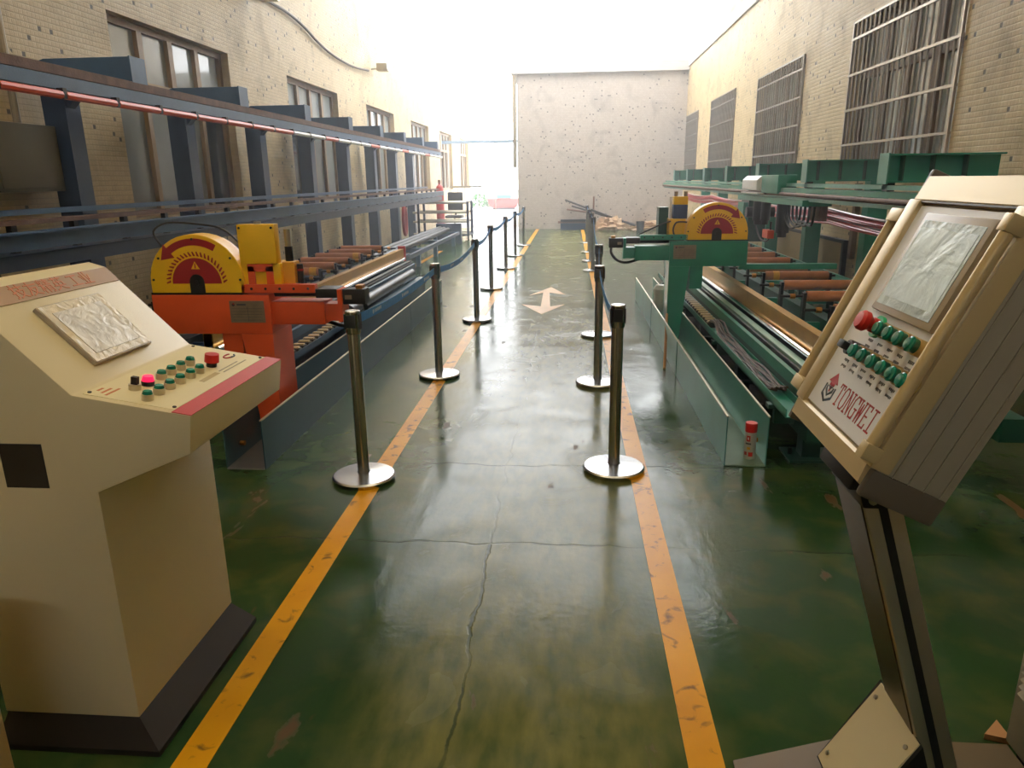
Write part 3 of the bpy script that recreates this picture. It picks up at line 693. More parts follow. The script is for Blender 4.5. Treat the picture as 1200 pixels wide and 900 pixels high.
Cg = thing('gripper_carriage', (2.6, 9.8, .5), 'green gripper carriage with black motors hanging from the green rail', 'machine')
obj('cover', MB().prism([(2.36, 1.38), (2.5, 1.38), (2.5, 1.555), (2.42, 1.555), (2.36, 1.5)], 9.75, 10.55, 'y', .004), WHITE, Cg, False)
obj('cover_lip', MB().box(2.34, 2.46, 9.6, 10.5, 1.335, 1.35), WHITE, Cg, False)
obj('housing', MB().box(2.42, 2.64, 9.0, 9.75, 1.345, 1.56, .01), GREEN, Cg)
obj('base_plate', MB().box(2.42, 2.72, 8.0, 11.0, 1.235, 1.30), GREEN, Cg, False)
obj('vertical_slide', MB().box(2.46, 2.70, 10.5, 10.95, .67, 1.235), GREEN_D, Cg, False); obj('vertical_slide', MB().box(2.40, 2.46, 10.55, 10.9, .68, 1.2), GREEN, Cg, False)
for yy, z0, r in ((10.1, .98, .075), (9.75, 1.0, .06), (8.95, .9, .08)):
    m_ = obj('motor', MB().cyl((2.5, yy, z0), (2.5, yy, 1.235), r, seg=14), BLACK, Cg); obj('motor_cap', MB().cyl((2.5, yy, z0-.05), (2.5, yy, z0), r*.7, seg=14), DARK, m_)
obj('motor', MB().cyl((2.38, 10.3, 1.08), (2.75, 10.3, 1.08), .07), BLACK, Cg)
for k in range(4):
    yk = 8.4-.15*k
    obj('cable_loop', MB().tube([(2.5, yk+.5, 1.24), (2.5, yk+.45, 1.08), (2.5, yk+.2, .98+.03*k), (2.5, yk-.05, 1.05), (2.5, yk-.1, 1.24)], .014), CABLE, Cg)
obj('cable_loop', MB().tube([(2.5, 10.2, .9), (2.5, 9.9, .75), (2.5, 9.5, .78), (2.5, 9.45, 1.0)], .012), CABLE, Cg)
obj('junction_box', MB().box(2.62, 2.70, 8.05, 8.35, 1.08, 1.235), RUST, Cg, False)
obj('junction_box', MB().box(2.44, 2.52, 9.35, 9.6, .80, .9), RAIL_RED, Cg, False)

random.seed(5)
for k in range(9):
    pts = []
    for j in range(21):
        y = 5.2 + 14.6*j/20
        pts.append((3.0 + .012*math.sin(k*1.7+j*.9), y, 1.02 + .019*k - .05*math.sin(PI*((j*1.0) % 5)/5) + .004*math.sin(k+j)))
    tag(obj('overhead_cable', MB().tube(pts, .0125, 6), CABLE_RED if k % 5 != 3 else mat('clear_cable_sheath', (206, 180, 176), .3, 0, .1, 9)), 'thin cable in the long bundle strung behind the green rack columns', 'cable', 'bundle of red cables behind the green rack')

Bd = thing('framed_board', (3.45, 11.2, 0), 'beige board in a black frame leaning on the tiled wall behind the green rack', 'board')
obj('panel', MB().box(3.435, 3.465, 9.6, 12.6, .1, .72), mat('beige_board', (176, 154, 112), .6, 0, .1, 3), Bd, False)
obj('frame', MB().box(3.42, 3.48, 9.5, 12.7, .72, .76).box(3.42, 3.48, 9.5, 9.56, 0, .72).box(3.42, 3.48, 12.64, 12.7, 0, .72).box(3.42, 3.48, 9.56, 12.64, .0, .1), BLACK, Bd, False)
for k, (y, z0, z1) in enumerate(((9.3, .55, 1.45), (13.2, .9, 1.4))):
    tag(obj('wall_post', MB().box(3.44, 3.5, y, y+.09, z0, z1), FRAME_DARK), 'short brown timber batten fixed upright on the tiled wall beside ' + ('the framed board' if k == 0 else 'the hanging carriage'), 'batten')

# ================================================================== BEIGE CONTROL DESK (left foreground)
Y0, Y1 = 1.62, 2.20
D = thing('control_desk', (-1.35, 1.91, 0), 'beige floor standing control desk with sloped screen panel and button desk', 'control desk')
prof = [(-1.6, .1), (-1.2, .1), (-1.2, .79), (-.94, .90), (-.925, 1.0), (-1.225, 1.05), (-1.47, 1.30), (-1.52, 1.315), (-1.6, 1.28)]
obj('body', MB().prism(prof, Y0, Y1, 'y', .004), BEIGE, D)
pl_ = MB(); bt = [(-1.62, Y0-.035), (-1.135, Y0-.035), (-1.135, Y1+.035), (-1.62, Y1+.035)]; tp = [(-1.595, Y0+.004), (-1.204, Y0+.004), (-1.204, Y1-.004), (-1.595, Y1-.004)]
va = [pl_.bm.verts.new((x, y, 0)) for x, y in bt]; vm = [pl_.bm.verts.new((x, y, .018)) for x, y in bt]; vb = [pl_.bm.verts.new((x, y, .101)) for x, y in tp]
pl_.bm.faces.new(va[::-1]); pl_.bm.faces.new(vb)
for A_, B_ in ((va, vm), (vm, vb)):
    for i in range(4): pl_.bm.faces.new((A_[i], A_[(i+1) % 4], B_[(i+1) % 4], B_[i]))
obj('plinth', pl_, PLINTH, D, False)
obj('side_opening', MB().box(-1.445, -1.33, Y0-.002, Y0+.004, .80, .92), BLACK, D, False)
class Slope:
    """local frame on a tilted face: s runs from P to Q, t is world y, c is height above the face"""
    def __init__(s, P, Q): s.P = Vector((P[0], 0, P[1])); s.s = (Vector((Q[0], 0, Q[1])) - s.P).normalized(); n = Vector((-s.s.z, 0, s.s.x)); s.n = n if n.z > 0 else -n
    def M(s): return Matrix(((s.s.x, 0, s.n.x, s.P.x), (s.s.y, 1, s.n.y, 0), (s.s.z, 0, s.n.z, s.P.z), (0, 0, 0, 1)))
    def __call__(s, a, t, c=0): return s.P + s.s*a + Vector((0, t, 0)) + s.n*c
    def box(s, a0, a1, t0, t1, c0, c1, bev=0): return MB().box(a0, a1, t0, t1, c0, c1, bev).xform(s.M())
dk = Slope((-.925, 1.0), (-1.225, 1.05)); sl = Slope((-1.225, 1.05), (-1.47, 1.30))
obj('header_strip', sl.box(.29, .347, Y0+.006, Y1-.004, 0, .002), TAN_STRIP, D, False)
tm = Matrix.Translation(sl(.318, 1.93, .0024)) @ Matrix(((0, sl.s.x, sl.n.x, 0), (1, 0, 0, 0), (0, sl.s.z, sl.n.z, 0), (0, 0, 0, 1)))
text_mesh('技友精英 工业', .052, tm, 'header_lettering', mat('dull_orange_print', (196, 116, 70), .6, 0, .1, 20), D)
Sc = obj('touch_screen', sl.box(.048, .256, 1.77, 2.035, .0, .014, .004), BEZEL, D)
obj('protective_film', sl.box(.052, .252, 1.774, 2.031, .0142, .0155), FOIL_BEIGE, Sc, False)
obj('display', sl.box(.075, .225, 1.80, 2.005, .0156, .0164), foil_material('crumpled_film_on_display', (198, 190, 172), 16), Sc, False)
Pt = obj('control_plate', dk.box(.052, .288, Y0+.02, Y1-.01, 0, .0015), mat('beige_control_foil', (222, 210, 168), .4, 0, .03, 4), D, False)
for a, t in ((.28, Y0+.035), (.28, Y1-.025), (.06, Y0+.035), (.06, Y1-.025)): obj('screw', MB().cyl(dk(a, t, .001), dk(a, t, .004), .005, seg=8), DARK, Pt)
obj('edge_strip', dk.box(.0, .05, Y0+.002, Y1-.002, 0, .0018), STRIP_RED, D, False)
def push_button(a, t, cap, fr, parent, face=dk, lit=False):
    b = obj('button', MB().cyl(face(a, t, .0015), face(a, t, .018), .0145, seg=16), mat('button_collar', (196, 186, 160), .3, .6, .05, 10), parent)
    obj('button_cap', MB().cyl(face(a, t, .018), face(a, t, .026), .0128, .0105, seg=16), cap, b)
for t in (1.838, 1.888, 1.940, 1.993): push_button(.196, t, BTN_GREEN, .01, D)
for t in (1.672, 1.726, 1.778, 1.832, 1.888, 1.940): push_button(.140, t, BTN_GREEN, .01, D)
lb_ = obj('indicator_lamp', MB().cyl(dk(.198, 1.775, .0015), dk(.198, 1.775, .014), .0165, seg=16), BLACK, D); obj('lamp_cap', MB().cyl(dk(.198, 1.775, .014), dk(.198, 1.775, .027), .016, .013, seg=16), BTN_LIT, lb_)
ks = obj('key_switch', MB().cyl(dk(.206, 1.728, .0015), dk(.206, 1.728, .016), .0155, seg=16), mat('button_collar', (196, 186, 160), .3, .6, .05, 10), D); obj('key', dk.box(.198, .214, 1.722, 1.734, .016, .036), DARK, ks, False)
es = obj('emergency_button', MB().cyl(dk(.14, 2.013, .0015), dk(.14, 2.013, .016), .015, seg=18), DARK, D); obj('mushroom_cap', MB().cyl(dk(.14, 2.013, .016), dk(.14, 2.013, .04), .021, .02, seg=20), BTN_RED, es)
lg = MB().tube([dk(.145 + .011*math.sin(q), 2.137 + .026*math.cos(q), .0016) for q in [PI*k/8 for k in range(2, 13)]], .003, 6); obj('emblem', lg, RED, D)
obj('emblem', MB().tube([dk(.14 + .008*math.sin(q), 2.14 + .02*math.cos(q), .0016) for q in [PI*k/8 for k in range(9, 17)]], .003, 6), NAVY, D)
obj('label_slot', dk.box(.09, .106, 1.87, 1.965, .0015, .002), mat('slot_frame', (180, 160, 110), .4, 0, .05, 8), D, False)
for k in range(3): obj('printed_line', dk.box(.235+.017*k, .242+.017*k, 1.655+.01*k, 1.715-.008*k, .0015, .0019), mat('dull_orange_print', (196, 116, 70), .6), D, False)
for k in range(2): obj('printed_line', dk.box(.085-.0*k+.014*k, .089+.014*k, 1.98, 2.13-.03*k, .0015, .0019), mat('grey_print', (150, 140, 116), .6), D, False)

CB = thing('steel_cabinet', (-1.75, 1.2, 0), 'olive beige steel cabinet corner standing close beside the control desk', 'cabinet')
obj('body', MB().box(-2.1, -1.395, .7, 1.4, 0, .62, .006), BEIGE_TRIM, CB); obj('door', MB().box(-2.05, -1.45, .69, .7, .05, .57), BEIGE_TRIM, CB, False)

# ================================================================== TILTED CONTROL PANEL ON A STAND (right foreground)
P0 = Vector((.765, 1.688, 1.483)); e1 = Vector((-.01, -1, 0)).normalized(); e2 = Vector((-.4105, .0041, -.9119)).normalized(); en = e2.cross(e1)
MH = Matrix(((e1.x, e2.x, en.x, P0.x), (e1.y, e2.y, en.y, P0.y), (e1.z, e2.z, en.z, P0.z), (0, 0, 0, 1)))
def H(a, b, c=0): return P0 + e1*a + e2*b + en*c
def hbox(a0, a1, b0, b1, c0, c1, bev=0): return MB().box(a0, a1, b0, b1, c0, c1, bev).xform(MH)
T = thing('operator_terminal', (.85, 1.51, 0), 'tilted beige control terminal with touch screen on a leaning aluminium stand', 'control terminal')
W_, HH = .362, .483
hs = MB().box(-.052, W_+.052, -.02, HH+.02, -.15, -.006, .004); hs.xform(MH); HB = obj('housing', hs, GREY_ALU, T)
for k in range(4): obj('siding_groove', hbox(W_+.052, W_+.0535, -.02, HH+.02, -.135+.032*k, -.133+.032*k), ALU, HB, False)
obj('front_plate', hbox(0, W_, 0, HH, -.006, 0), PANEL_WHITE, T, False)
obj('side_trim', hbox(-.055, 0, -.012, HH+.012, -.03, .010, .006), BEIGE_TRIM, T); obj('side_trim', hbox(W_, W_+.056, -.012, HH+.012, -.03, .010, .006), BEIGE_TRIM, T)
capA = MB().prism([(-.006, .002), (-.006, -.14), (-.09, -.14), (-.09, -.05), (-.066, .004), (-.012, .008)], -.035, W_+.035, 'x'); capA.xform(MH)
obj('top_cap', capA, BEIGE_TRIM, T, False)
capB = MB().prism([(HH+.006, .002), (HH+.006, -.14), (HH+.07, -.14), (HH+.07, -.05), (HH+.05, .004), (HH+.012, .008)], -.035, W_+.035, 'x'); capB.xform(MH)
obj('bottom_cap', capB, BEIGE_TRIM, T, False)
CG = mat('grey_corner_cap', (92, 84, 74), .45, 0, .08, 6)
for a0, a1 in ((-.056, -.036), (W_+.036, W_+.056)):
    for b0, b1 in ((-.086, -.012), (HH+.012, HH+.069)): obj('corner_cap', hbox(a0, a1, b0, b1, -.15, .001, .008), CG, T)
obj('inner_seam', hbox(-.034, W_+.034, -.012, -.006, -.004, .006), CG, T, False)
for a_, sg in ((-.055, -1), (W_+.05, 1)):       # grab bars
    off = a_+sg*(.052 if sg < 0 else .0)
    cz = -.004 if sg < 0 else .026
    q = MB().cyl((off, .03, cz), (off, HH-.02, cz), .0125, seg=12); q.xform(MH); hb = obj('handle', q, BEIGE_TRIM, T)
    for b_ in (.012, HH-.03):
        qq = MB().box(min(off-.014, a_), max(off+.014, a_), b_, b_+.032, cz-.02, cz+.014, .004); qq.xform(MH); obj('handle_bracket', qq, BEIGE_TRIM, hb)
TS = obj('touch_screen', hbox(.072, .344, .017, .237, 0, .014, .004), BEZEL, T)
obj('protective_film', hbox(.088, .326, .034, .222, .0142, .0152, .0003), FOIL, TS, False)
obj('display', hbox(.098, .316, .05, .204, .0153, .0158), foil_material('crumpled_film_on_panel_display', (176, 196, 206), 10), TS, False)
def hmi_button(a, b):
    q = MB().cyl((a, b, 0), (a, b, .026), .0165, seg=18); q.xform(MH); B_ = obj('button', q, mat('brass_button_collar', (196, 168, 108), .3, .4, .05, 10), T)
    q = MB().cyl((a, b, .026), (a, b, .036), .0140, seg=18); q.xform(MH); obj('button_ring', q, mat('green_button_ring', (30, 92, 60), .3, 0, .05, 10), B_)
    q = MB().lathe([(.0150, .036), (.0150, .039), (.0115, .041), (.011, .0435), (0, .0445)], (a, b, 0), 18); q.xform(MH); obj('button_cap', q, BTN_GREEN, B_)
for a in (.207, .256, .303, .354): hmi_button(a, .269)
for a in (.161, .208, .257, .306, .352): hmi_button(a-.0, .331)
hmi_button(.398-.046*0, .331)
q = MB().lathe([(.016, 0), (.016, .03), (.013, .032), (.015, .036), (.0215, .044), (.0215, .054), (.017, .060), (0, .061)], (.158, .268, 0), 22); q.xform(MH); E_ = obj('emergency_button', q, BTN_RED, T)
q = MB().cyl((.158, .268, .012), (.158, .268, .02), .024, seg=20); q.xform(MH); obj('button_ring', q, mat('green_light_ring', (60, 190, 130), .3, 0, .05, 10), E_)
q = MB().cyl((.112, .331, 0), (.112, .331, .03), .0165, seg=16); q.xform(MH); K_ = obj('selector_switch', q, BLACK, T); obj('selector_lever', hbox(.092, .122, .322, .34, .03, .046, .004), BLACK, K_)
random.seed(11)
def print_row(a, b, wid):
    for dy, n_ in ((0, 4), (.014, 5)):
        for k in range(n_): obj('printed_mark', hbox(a-wid/2+wid*k/n_, a-wid/2+wid*(k+.7)/n_, b+dy, b+dy+random.uniform(.004, .007), 0, .0004), INK, T, False)
for a in (.158, .207, .256, .303, .354): print_row(a-.03, .296, .024)
for a in (.112, .161, .208, .257, .306, .352, .398): print_row(a-.035, .358, .026)
# emblem and lettering TONGWEI
def hpoly(pts, name, m, c=.0006):
    q = MB().prism(pts, .0, c, 'z'); q.xform(MH); return obj(name, q, m, T, False)
ex, ey = .078, .43
hpoly([(ex, ey-.036), (ex+.026, ey-.012), (ex+.012, ey-.012), (ex+.012, ey-.004), (ex-.012, ey-.004), (ex-.012, ey-.012), (ex-.026, ey-.012)], 'emblem', RED)
hpoly([(ex-.003, ey-.004), (ex+.003, ey-.004), (ex+.003, ey+.010), (ex-.003, ey+.010)], 'emblem', RED)
for k, (wd, dz) in enumerate(((.030, .036), (.020, .022), (.010, .008))):
    t_ = .006
    for s in (-1, 1):
        hpoly([(ex+s*wd, ey-.004+k*.002), (ex+s*(wd-t_), ey-.004+k*.002), (ex+s*(wd-t_), ey+dz-.018), (ex, ey+dz-.006), (ex, ey+dz), (ex+s*wd, ey+dz-.013)], 'emblem', NAVY)
def letters(word, a0, b0, wd, ht, gap, m):
    S_ = .0042; s = .0075
    G = {'T': [(0, 0, 1, 0), (.5, 0, .5, 1), (0, 0, 0, .16), (1, 0, 1, .16), (.3, 1, .7, 1)],
         'O': [(.25, 0, .75, 0), (.75, 0, 1, .22), (1, .22, 1, .78), (1, .78, .75, 1), (.75, 1, .25, 1), (.25, 1, 0, .78), (0, .78, 0, .22), (0, .22, .25, 0)],
         'N': [(.1, 0, .1, 1), (.1, 0, .9, 1), (.9, 0, .9, 1), (-.08, 0, .22, 0), (.7, 0, 1.08, 0), (-.08, 1, .3, 1)],
         'G': [(1, .22, .75, 0), (.75, 0, .25, 0), (.25, 0, 0, .22), (0, .22, 0, .78), (0, .78, .25, 1), (.25, 1, .75, 1), (.75, 1, .92, .86), (.92, .55, .92, 1), (.6, .55, 1.1, .55), (1, 0, 1, .25)],
         'W': [(.02, 0, .25, 1), (.25, 1, .5, .15), (.5, .15, .75, 1), (.75, 1, .98, 0), (-.12, 0, .2, 0), (.8, 0, 1.12, 0)],
         'E': [(.12, 0, .12, 1), (0, 0, .95, 0), (.12, .5, .7, .5), (0, 1, .95, 1), (.95, 0, .95, .18), (.95, 1, .95, .82)],
         'I': [(.5, 0, .5, 1), (.1, 0, .9, 0), (.1, 1, .9, 1)]}
    for i, ch in enumerate(word):
        mb = MB(); ax_ = a0 + i*(wd+gap)
        for x0, y0, x1, y1 in G[ch]:
            A_ = Vector((ax_+x0*wd, b0+y0*ht)); B_ = Vector((ax_+x1*wd, b0+y1*ht)); d = (B_-A_).normalized()*S_*.4; n_ = Vector((-d.y, d.x))*1.1
            mb.prism([tuple(A_-d-n_), tuple(B_+d-n_), tuple(B_+d+n_), tuple(A_-d+n_)], 0, .0006, 'z')
        mb.xform(MH); obj('letter', mb, RED, T, False)
letters('TONGWEI', .124, .408, .0215, .046, .0085, RED)
# stand: leaning column, bracket, base
def lean(z): return .60 + (.93-z)*.316
col = MB().prism([(lean(.04), .04), (lean(.885), .885), (lean(.885)+.078, .885), (lean(.04)+.078, .04)], 1.425, 1.60, 'y', .006)
Cc = obj('column', col, ALU, T)
obj('column_slot', MB().prism([(lean(.05)+.028, .05), (lean(.884)+.028, .884), (lean(.884)+.046, .884), (lean(.05)+.046, .05)], 1.4235, 1.4262, 'y'), BLACK, Cc, False)
obj('column_cover', MB().prism([(lean(.05)-.0035, .05), (lean(.884)-.0035, .884), (lean(.884)+.002, .884), (lean(.05)+.002, .05)], 1.437, 1.588, 'y'), mat('brown_column_cover', (78, 68, 50), .35, .2, .08, 6), Cc, False)
obj('column_cap', MB().prism([(lean(.885)-.005, .885), (lean(.885)+.083, .885), (lean(.925)+.083, .925), (lean(.925)-.005, .925)], 1.418, 1.607, 'y', .006), BLACK, T)
obj('tilt_bracket', MB().prism([(.575, .925), (.70, .925), (.76, 1.0), (.78, 1.12), (.70, 1.12), (.60, 1.0)], 1.42, 1.605, 'y', .006), BLACK, T)
for x_, y_ in ((.625, 1.422), (.675, 1.422)): obj('bracket_bolt', MB().cyl((x_, y_-.012, .905), (x_, y_+.004, .905), .008, seg=8), ALU, T)
wg = MB().prism([(.655, .06), (lean(.32)+.002, .32), (lean(.06)+.002, .06)], 1.395, 1.625, 'y'); Wg = obj('gusset_box', wg, BLACK, T, False)
a_, b_ = Vector((.665, 0, .085)), Vector((lean(.31)-.0, 0, .316)); nn = Vector((-(b_-a_).z, 0, (b_-a_).x)).normalized()*.004
obj('gusset_plate', MB().quadbox([(a_.x, 1.405, a_.z), (b_.x, 1.405, b_.z), (b_.x, 1.612, b_.z), (a_.x, 1.612, a_.z)], .006), BEIGE, T, False)
for t in (.12, .88):
    for y_ in (1.425, 1.592):
        c_ = a_.lerp(b_, t); obj('gusset_screw', MB().cyl((c_.x, y_, c_.z), (c_.x+nn.x*2.6, y_, c_.z+nn.z*2.6), .006, seg=10), ALU, T)
obj('base', MB().prism([(.46, 0), (.46, .006), (.74, .10), (1.16, .10), (1.16, 0)], 1.33, 1.67, 'y'), mat('brown_base_cover', (112, 94, 64), .45, 0, .08, 5), T, False)

LC = thing('louvred_cabinet', (1.45, 1.35, 0), 'grey beige cabinet with louvred side beside the control terminal stand', 'cabinet')
obj('body', MB().box(1.205, 1.7, .9, 1.745, .05, .95, .006), mat('grey_beige_enamel', (150, 136, 110), .45, 0, .05, 5), LC); obj('plinth', MB().box(1.24, 1.69, .92, 1.74, 0, .05), BLACK, LC, False)
for k in range(22): obj('louvre', MB().prism([(1.205, .22+.022*k), (1.19, .224+.022*k), (1.205, .238+.022*k)], 1.1, 1.715, 'y'), mat('louvre_enamel', (168, 152, 122), .4, 0, .05, 5), LC, False)
tag(obj('carton_scrap', MB().prism([(1.185, 1.80), (1.25, 1.86), (1.25, 1.78)], .002, .02, 'z'), CARTON), 'torn cardboard scrap on the floor beside the louvred cabinet', 'cardboard')

# ================================================================== BARRIER POSTS
PH = .918
def post_mesh():
    base = MB().lathe([(0, 0), (.165, 0), (.168, .006), (.168, .02), (.160, .028), (.05, .038), (.036, .04)], seg=40)
    pole = MB().cyl((0, 0, .03), (0, 0, PH-.12), .0315, seg=24)
    head = MB().lathe([(.0315, PH-.12), (.036, PH-.118), (.0375, PH-.112), (.0375, PH-.02), (.0385, PH-.016), (.0385, PH-.004), (.035, PH), (0, PH)], seg=24)
    clips = [MB().box(-.024, .024, min(y, y+s_), max(y, y+s_), PH-.085, PH-.02, .003) for y, s_ in ((.033, .01), (-.033, -.01))]
    slots = [MB().box(min(x, x+s_), max(x, x+s_), -.018, .018, PH-.095, PH-.018) for x, s_ in ((-.033, -.008), (.033, .008))]
    return [base, pole, head] + clips + slots
PM = None
def stanchion(x, y, label, group, rot=0.0):
    global PM
    t = thing('barrier_post', (x, y, .003), label, 'barrier post', group); t.rotation_euler.z = rot
    if PM is None:
        PM = []
        for nm, mb, m in zip(('base', 'pole', 'belt_head', 'belt_clip', 'belt_clip', 'head_slot', 'head_slot'), post_mesh(), (STAINLESS, STAINLESS, STAINLESS, BLACK, BLACK, BLACK, BLACK)):
            me = bpy.data.meshes.new(nm); mb.bm.to_mesh(me); mb.bm.free(); me.materials.append(m)
            me.polygons.foreach_set('use_smooth', [True]*len(me.polygons)); me.set_sharp_from_angle(angle=math.radians(35)); PM.append((nm, me))
    for nm, me in PM: link(nm, me, None, t)
    return t
def belt(t, q, sag):
    """webbing from post t to post q, a part of t"""
    d = Vector((q[0], q[1], 0)) - Vector((t.location.x, t.location.y, 0)); L_ = d.length; d.normalize()
    mb = MB(); n = 16; rows = []
    side = Vector((-d.y, d.x, 0))*.0012
    for k in range(n+1):
        f = k/n; s = .04 + (L_-.08)*f; z = PH-.055 - sag*4*f*(1-f)
        c = d*s
        rows.append([mb.bm.verts.new((c.x+o_.x, c.y+o_.y, z+h_)) for o_, h_ in ((side, -.024), (side, .024), (-side, .024), (-side, -.024))])
    for A_, B_ in zip(rows, rows[1:]):
        for k in range(4): mb.bm.faces.new((A_[k], A_[(k+1) % 4], B_[(k+1) % 4], B_[k]))
    mb.bm.faces.new(rows[0][::-1]); mb.bm.faces.new(rows[-1])
    me = bpy.data.meshes.new('belt'); mb.bm.to_mesh(me); mb.bm.free()
    return link('belt', me, BELT, t), d, L_
LP = [ground(*p) for p in ((427, 561), (515, 441), (559, 376), (576, 339), (593, 315), (604, 300), (614, 288))]
RP = [ground(*p) for p in ((719, 551), (700, 450), (700, 394), (694.5, 318), (692, 306.5), (690, 296), (687.6, 285))]
for i, p in enumerate(LP):
    t = stanchion(p.x, p.y, 'stainless belt barrier post beside the blue line, %s counting from the beige control desk' % ORD[i], 'barrier posts beside the blue line')
    if i < 6:
        b_, d, L_ = belt(t, LP[i+1], .06 if i else .03)
        if i < 2:                                   # small white print repeated along the webbing
            for k in range(3):
                f = (.3 + .25*k) if i else (.16 + .33*k); s = .04 + (L_-.08)*f; zc = PH-.055-(.06 if i else .03)*4*f*(1-f)
                sd = Vector((d.y, -d.x, 0))*.0016; c = d*s + sd
                mk = MB().cyl((c.x, c.y, zc), (c.x+sd.x*.4, c.y+sd.y*.4, zc), .013, seg=10); 
                for j in range(5):
                    c2 = d*(s+.03+.028*j) + sd; c3 = d*(s+.03+.028*j+.018) + sd
                    mk.quadbox([(c2.x, c2.y, zc-.009), (c3.x, c3.y, zc-.009), (c3.x, c3.y, zc+.009), (c2.x, c2.y, zc+.009)], .0003)
                me = bpy.data.meshes.new('belt_print'); mk.bm.to_mesh(me); mk.bm.free(); link('belt_print', me, mat('faded_white_print', (190, 205, 220), .7), b_)
for i, p in enumerate(RP):
    t = stanchion(p.x, p.y, 'stainless belt barrier post beside the green line, %s counting from the tilted control terminal' % ORD[i], 'barrier posts beside the green line')
    if i < 6: belt(t, RP[i+1], (.08, .06, .1, .05, .05, .05)[i])

# ================================================================== SMALL THINGS
A = thing('spray_can', (1.025, 3.93, .0105), 'red capped spray can standing in the green trough', 'spray can')
obj('can', MB().lathe([(0, .0105), (.031, .0105), (.0325, .014), (.0325, .16), (.030, .168), (.026, .172), (0, .172)], (1.025, 3.93, 0), 24), mat('grey_printed_can', (190, 182, 172), .35, .2, .05, 12), A)
obj('cap', MB().lathe([(.033, .170), (.0335, .172), (.0335, .218), (.031, .222), (0, .222)], (1.025, 3.93, 0), 24), BTN_RED, A)
def can_patch(a0, a1, z0, z1, m, name='can_print'):
    q = MB(); r = .0329; cols = []
    for k in range(7):
        a = math.radians(a0 + (a1-a0)*k/6); cols.append([q.bm.verts.new((1.025+r*math.cos(a), 3.93+r*math.sin(a), z)) for z in (z0, z1)])
    for U, V in zip(cols, cols[1:]): q.bm.faces.new((U[0], V[0], V[1], U[1]))
    obj(name, q, m, A, False)
can_patch(-142, -104, .118, .152, BTN_RED); can_patch(-150, -95, .100, .109, INK); can_patch(-115, -72, .03, .055, BTN_RED); can_patch(-160, -130, .035, .055, BTN_RED); can_patch(-130, -100, .07, .085, TAPE)
can_patch(-130, -117, .128, .142, WHITE)
tag(obj('plastic_bag', MB().lathe([(0, .285), (.05, .285), (.085, .36), (.09, .5), (.075, .58), (.09, .66), (.06, .7), (0, .68)], (.985, 7.85, -.26), 14), SACK), 'translucent plastic bag standing in the green trough behind the saw', 'bag')
tag(obj('wooden_stick', MB().cyl((.90, 6.7, .33), (.80, 5.95, .008), .012, seg=8), CARTON), 'thin pale stick leaning on the outside of the green trough', 'stick')

# ------------------------------------------------------------------ far end
K = thing('pipe_trolley', (-3.4, 20.0, 0), 'steel pipe trolley with four tiers of tubes near the yard', 'trolley')
for x in (-4.05, -2.72):
    for y in (19.6, 20.4): obj('post', MB().box(x-.03, x+.03, y-.03, y+.03, .1, 1.0), DARK_BLUE, K, False); obj('wheel', MB().cyl((x-.02, y, .06), (x+.02, y, .06), .06, seg=14), BLACK, K)
for z in (.16, .48, .72, .97):
    for y in (19.6, 20.4): obj('tube', MB().cyl((-4.2, y, z), (-2.68, y, z), .03, seg=10), ALU, K)
obj('deck', MB().box(-4.08, -2.7, 19.58, 20.42, .1, .135), DARK_BLUE, K, False)
GC = thing('gas_cylinder', (-3.75, 21.3, 0), 'red gas cylinder standing behind the pipe trolley', 'gas cylinder')
obj('body', MB().lathe([(0, 0), (.11, 0), (.115, .02), (.115, 1.25), (.09, 1.38), (.035, 1.43), (.035, 1.48), (0, 1.48)], (-3.75, 21.3, 0), 20), RED_PAINT, GC); obj('valve', MB().box(-3.79, -3.71, 21.26, 21.34, 1.48, 1.56), BRASS, GC, False)
CH = thing('office_chair', (-3.45, 22.0, 0), 'dark office chair standing behind the pipe trolley', 'chair')
obj('seat', MB().box(-3.7, -3.2, 21.75, 22.25, .46, .54, .03), DARK, CH); obj('backrest', MB().box(-3.68, -3.22, 22.2, 22.27, .66, 1.2, .03), DARK, CH); obj('stem', MB().cyl((-3.45, 22, .08), (-3.45, 22, .46), .03), DARK, CH); obj('back_support', MB().box(-3.48, -3.42, 22.24, 22.3, .5, .9), DARK, CH, False)
for k in range(5): a = 2*PI*k/5; obj('leg', MB().tube([(-3.45, 22, .1), (-3.45+.28*math.cos(a), 22+.28*math.sin(a), .05)], .025), DARK, CH)
# scrap heap against the end wall
tag(obj('steel_beam', MB().box(-.3, .66, 23.15, 23.5, 0, .2), DARK_BLUE), 'dark steel beam lying on the floor along the end wall', 'beam')
tag(obj('wooden_plank', MB().box(-.38, .62, 23.2, 23.5, .2, .26), WOOD), 'reddish plank lying on the dark steel beam', 'plank')
tag(obj('wooden_plank', MB().box(-.3, .7, 23.1, 23.45, .26, .32), DARK), 'dark crooked plank lying above the reddish plank', 'plank')
for k, (p, q, m, lb) in enumerate((((-.16, 23.55, .9), (2.2, 23.0, .05), DARK, 'longest dark steel bar leaning on the end wall'), ((.05, 23.5, .72), (2.35, 23.1, .04), DARK, 'lower dark steel bar leaning along the scrap heap'), ((-.1, 23.45, .62), (.75, 23.3, .5), WOOD, 'short bent wooden bar on top of the scrap heap'), ((.72, 23.5, .0), (.74, 23.55, 1.0), WOOD, 'upright wooden stake in the scrap heap'))):
    tag(obj('scrap_bar', MB().cyl(p, q, .03, seg=8), m), lb, 'bar')
random.seed(9)
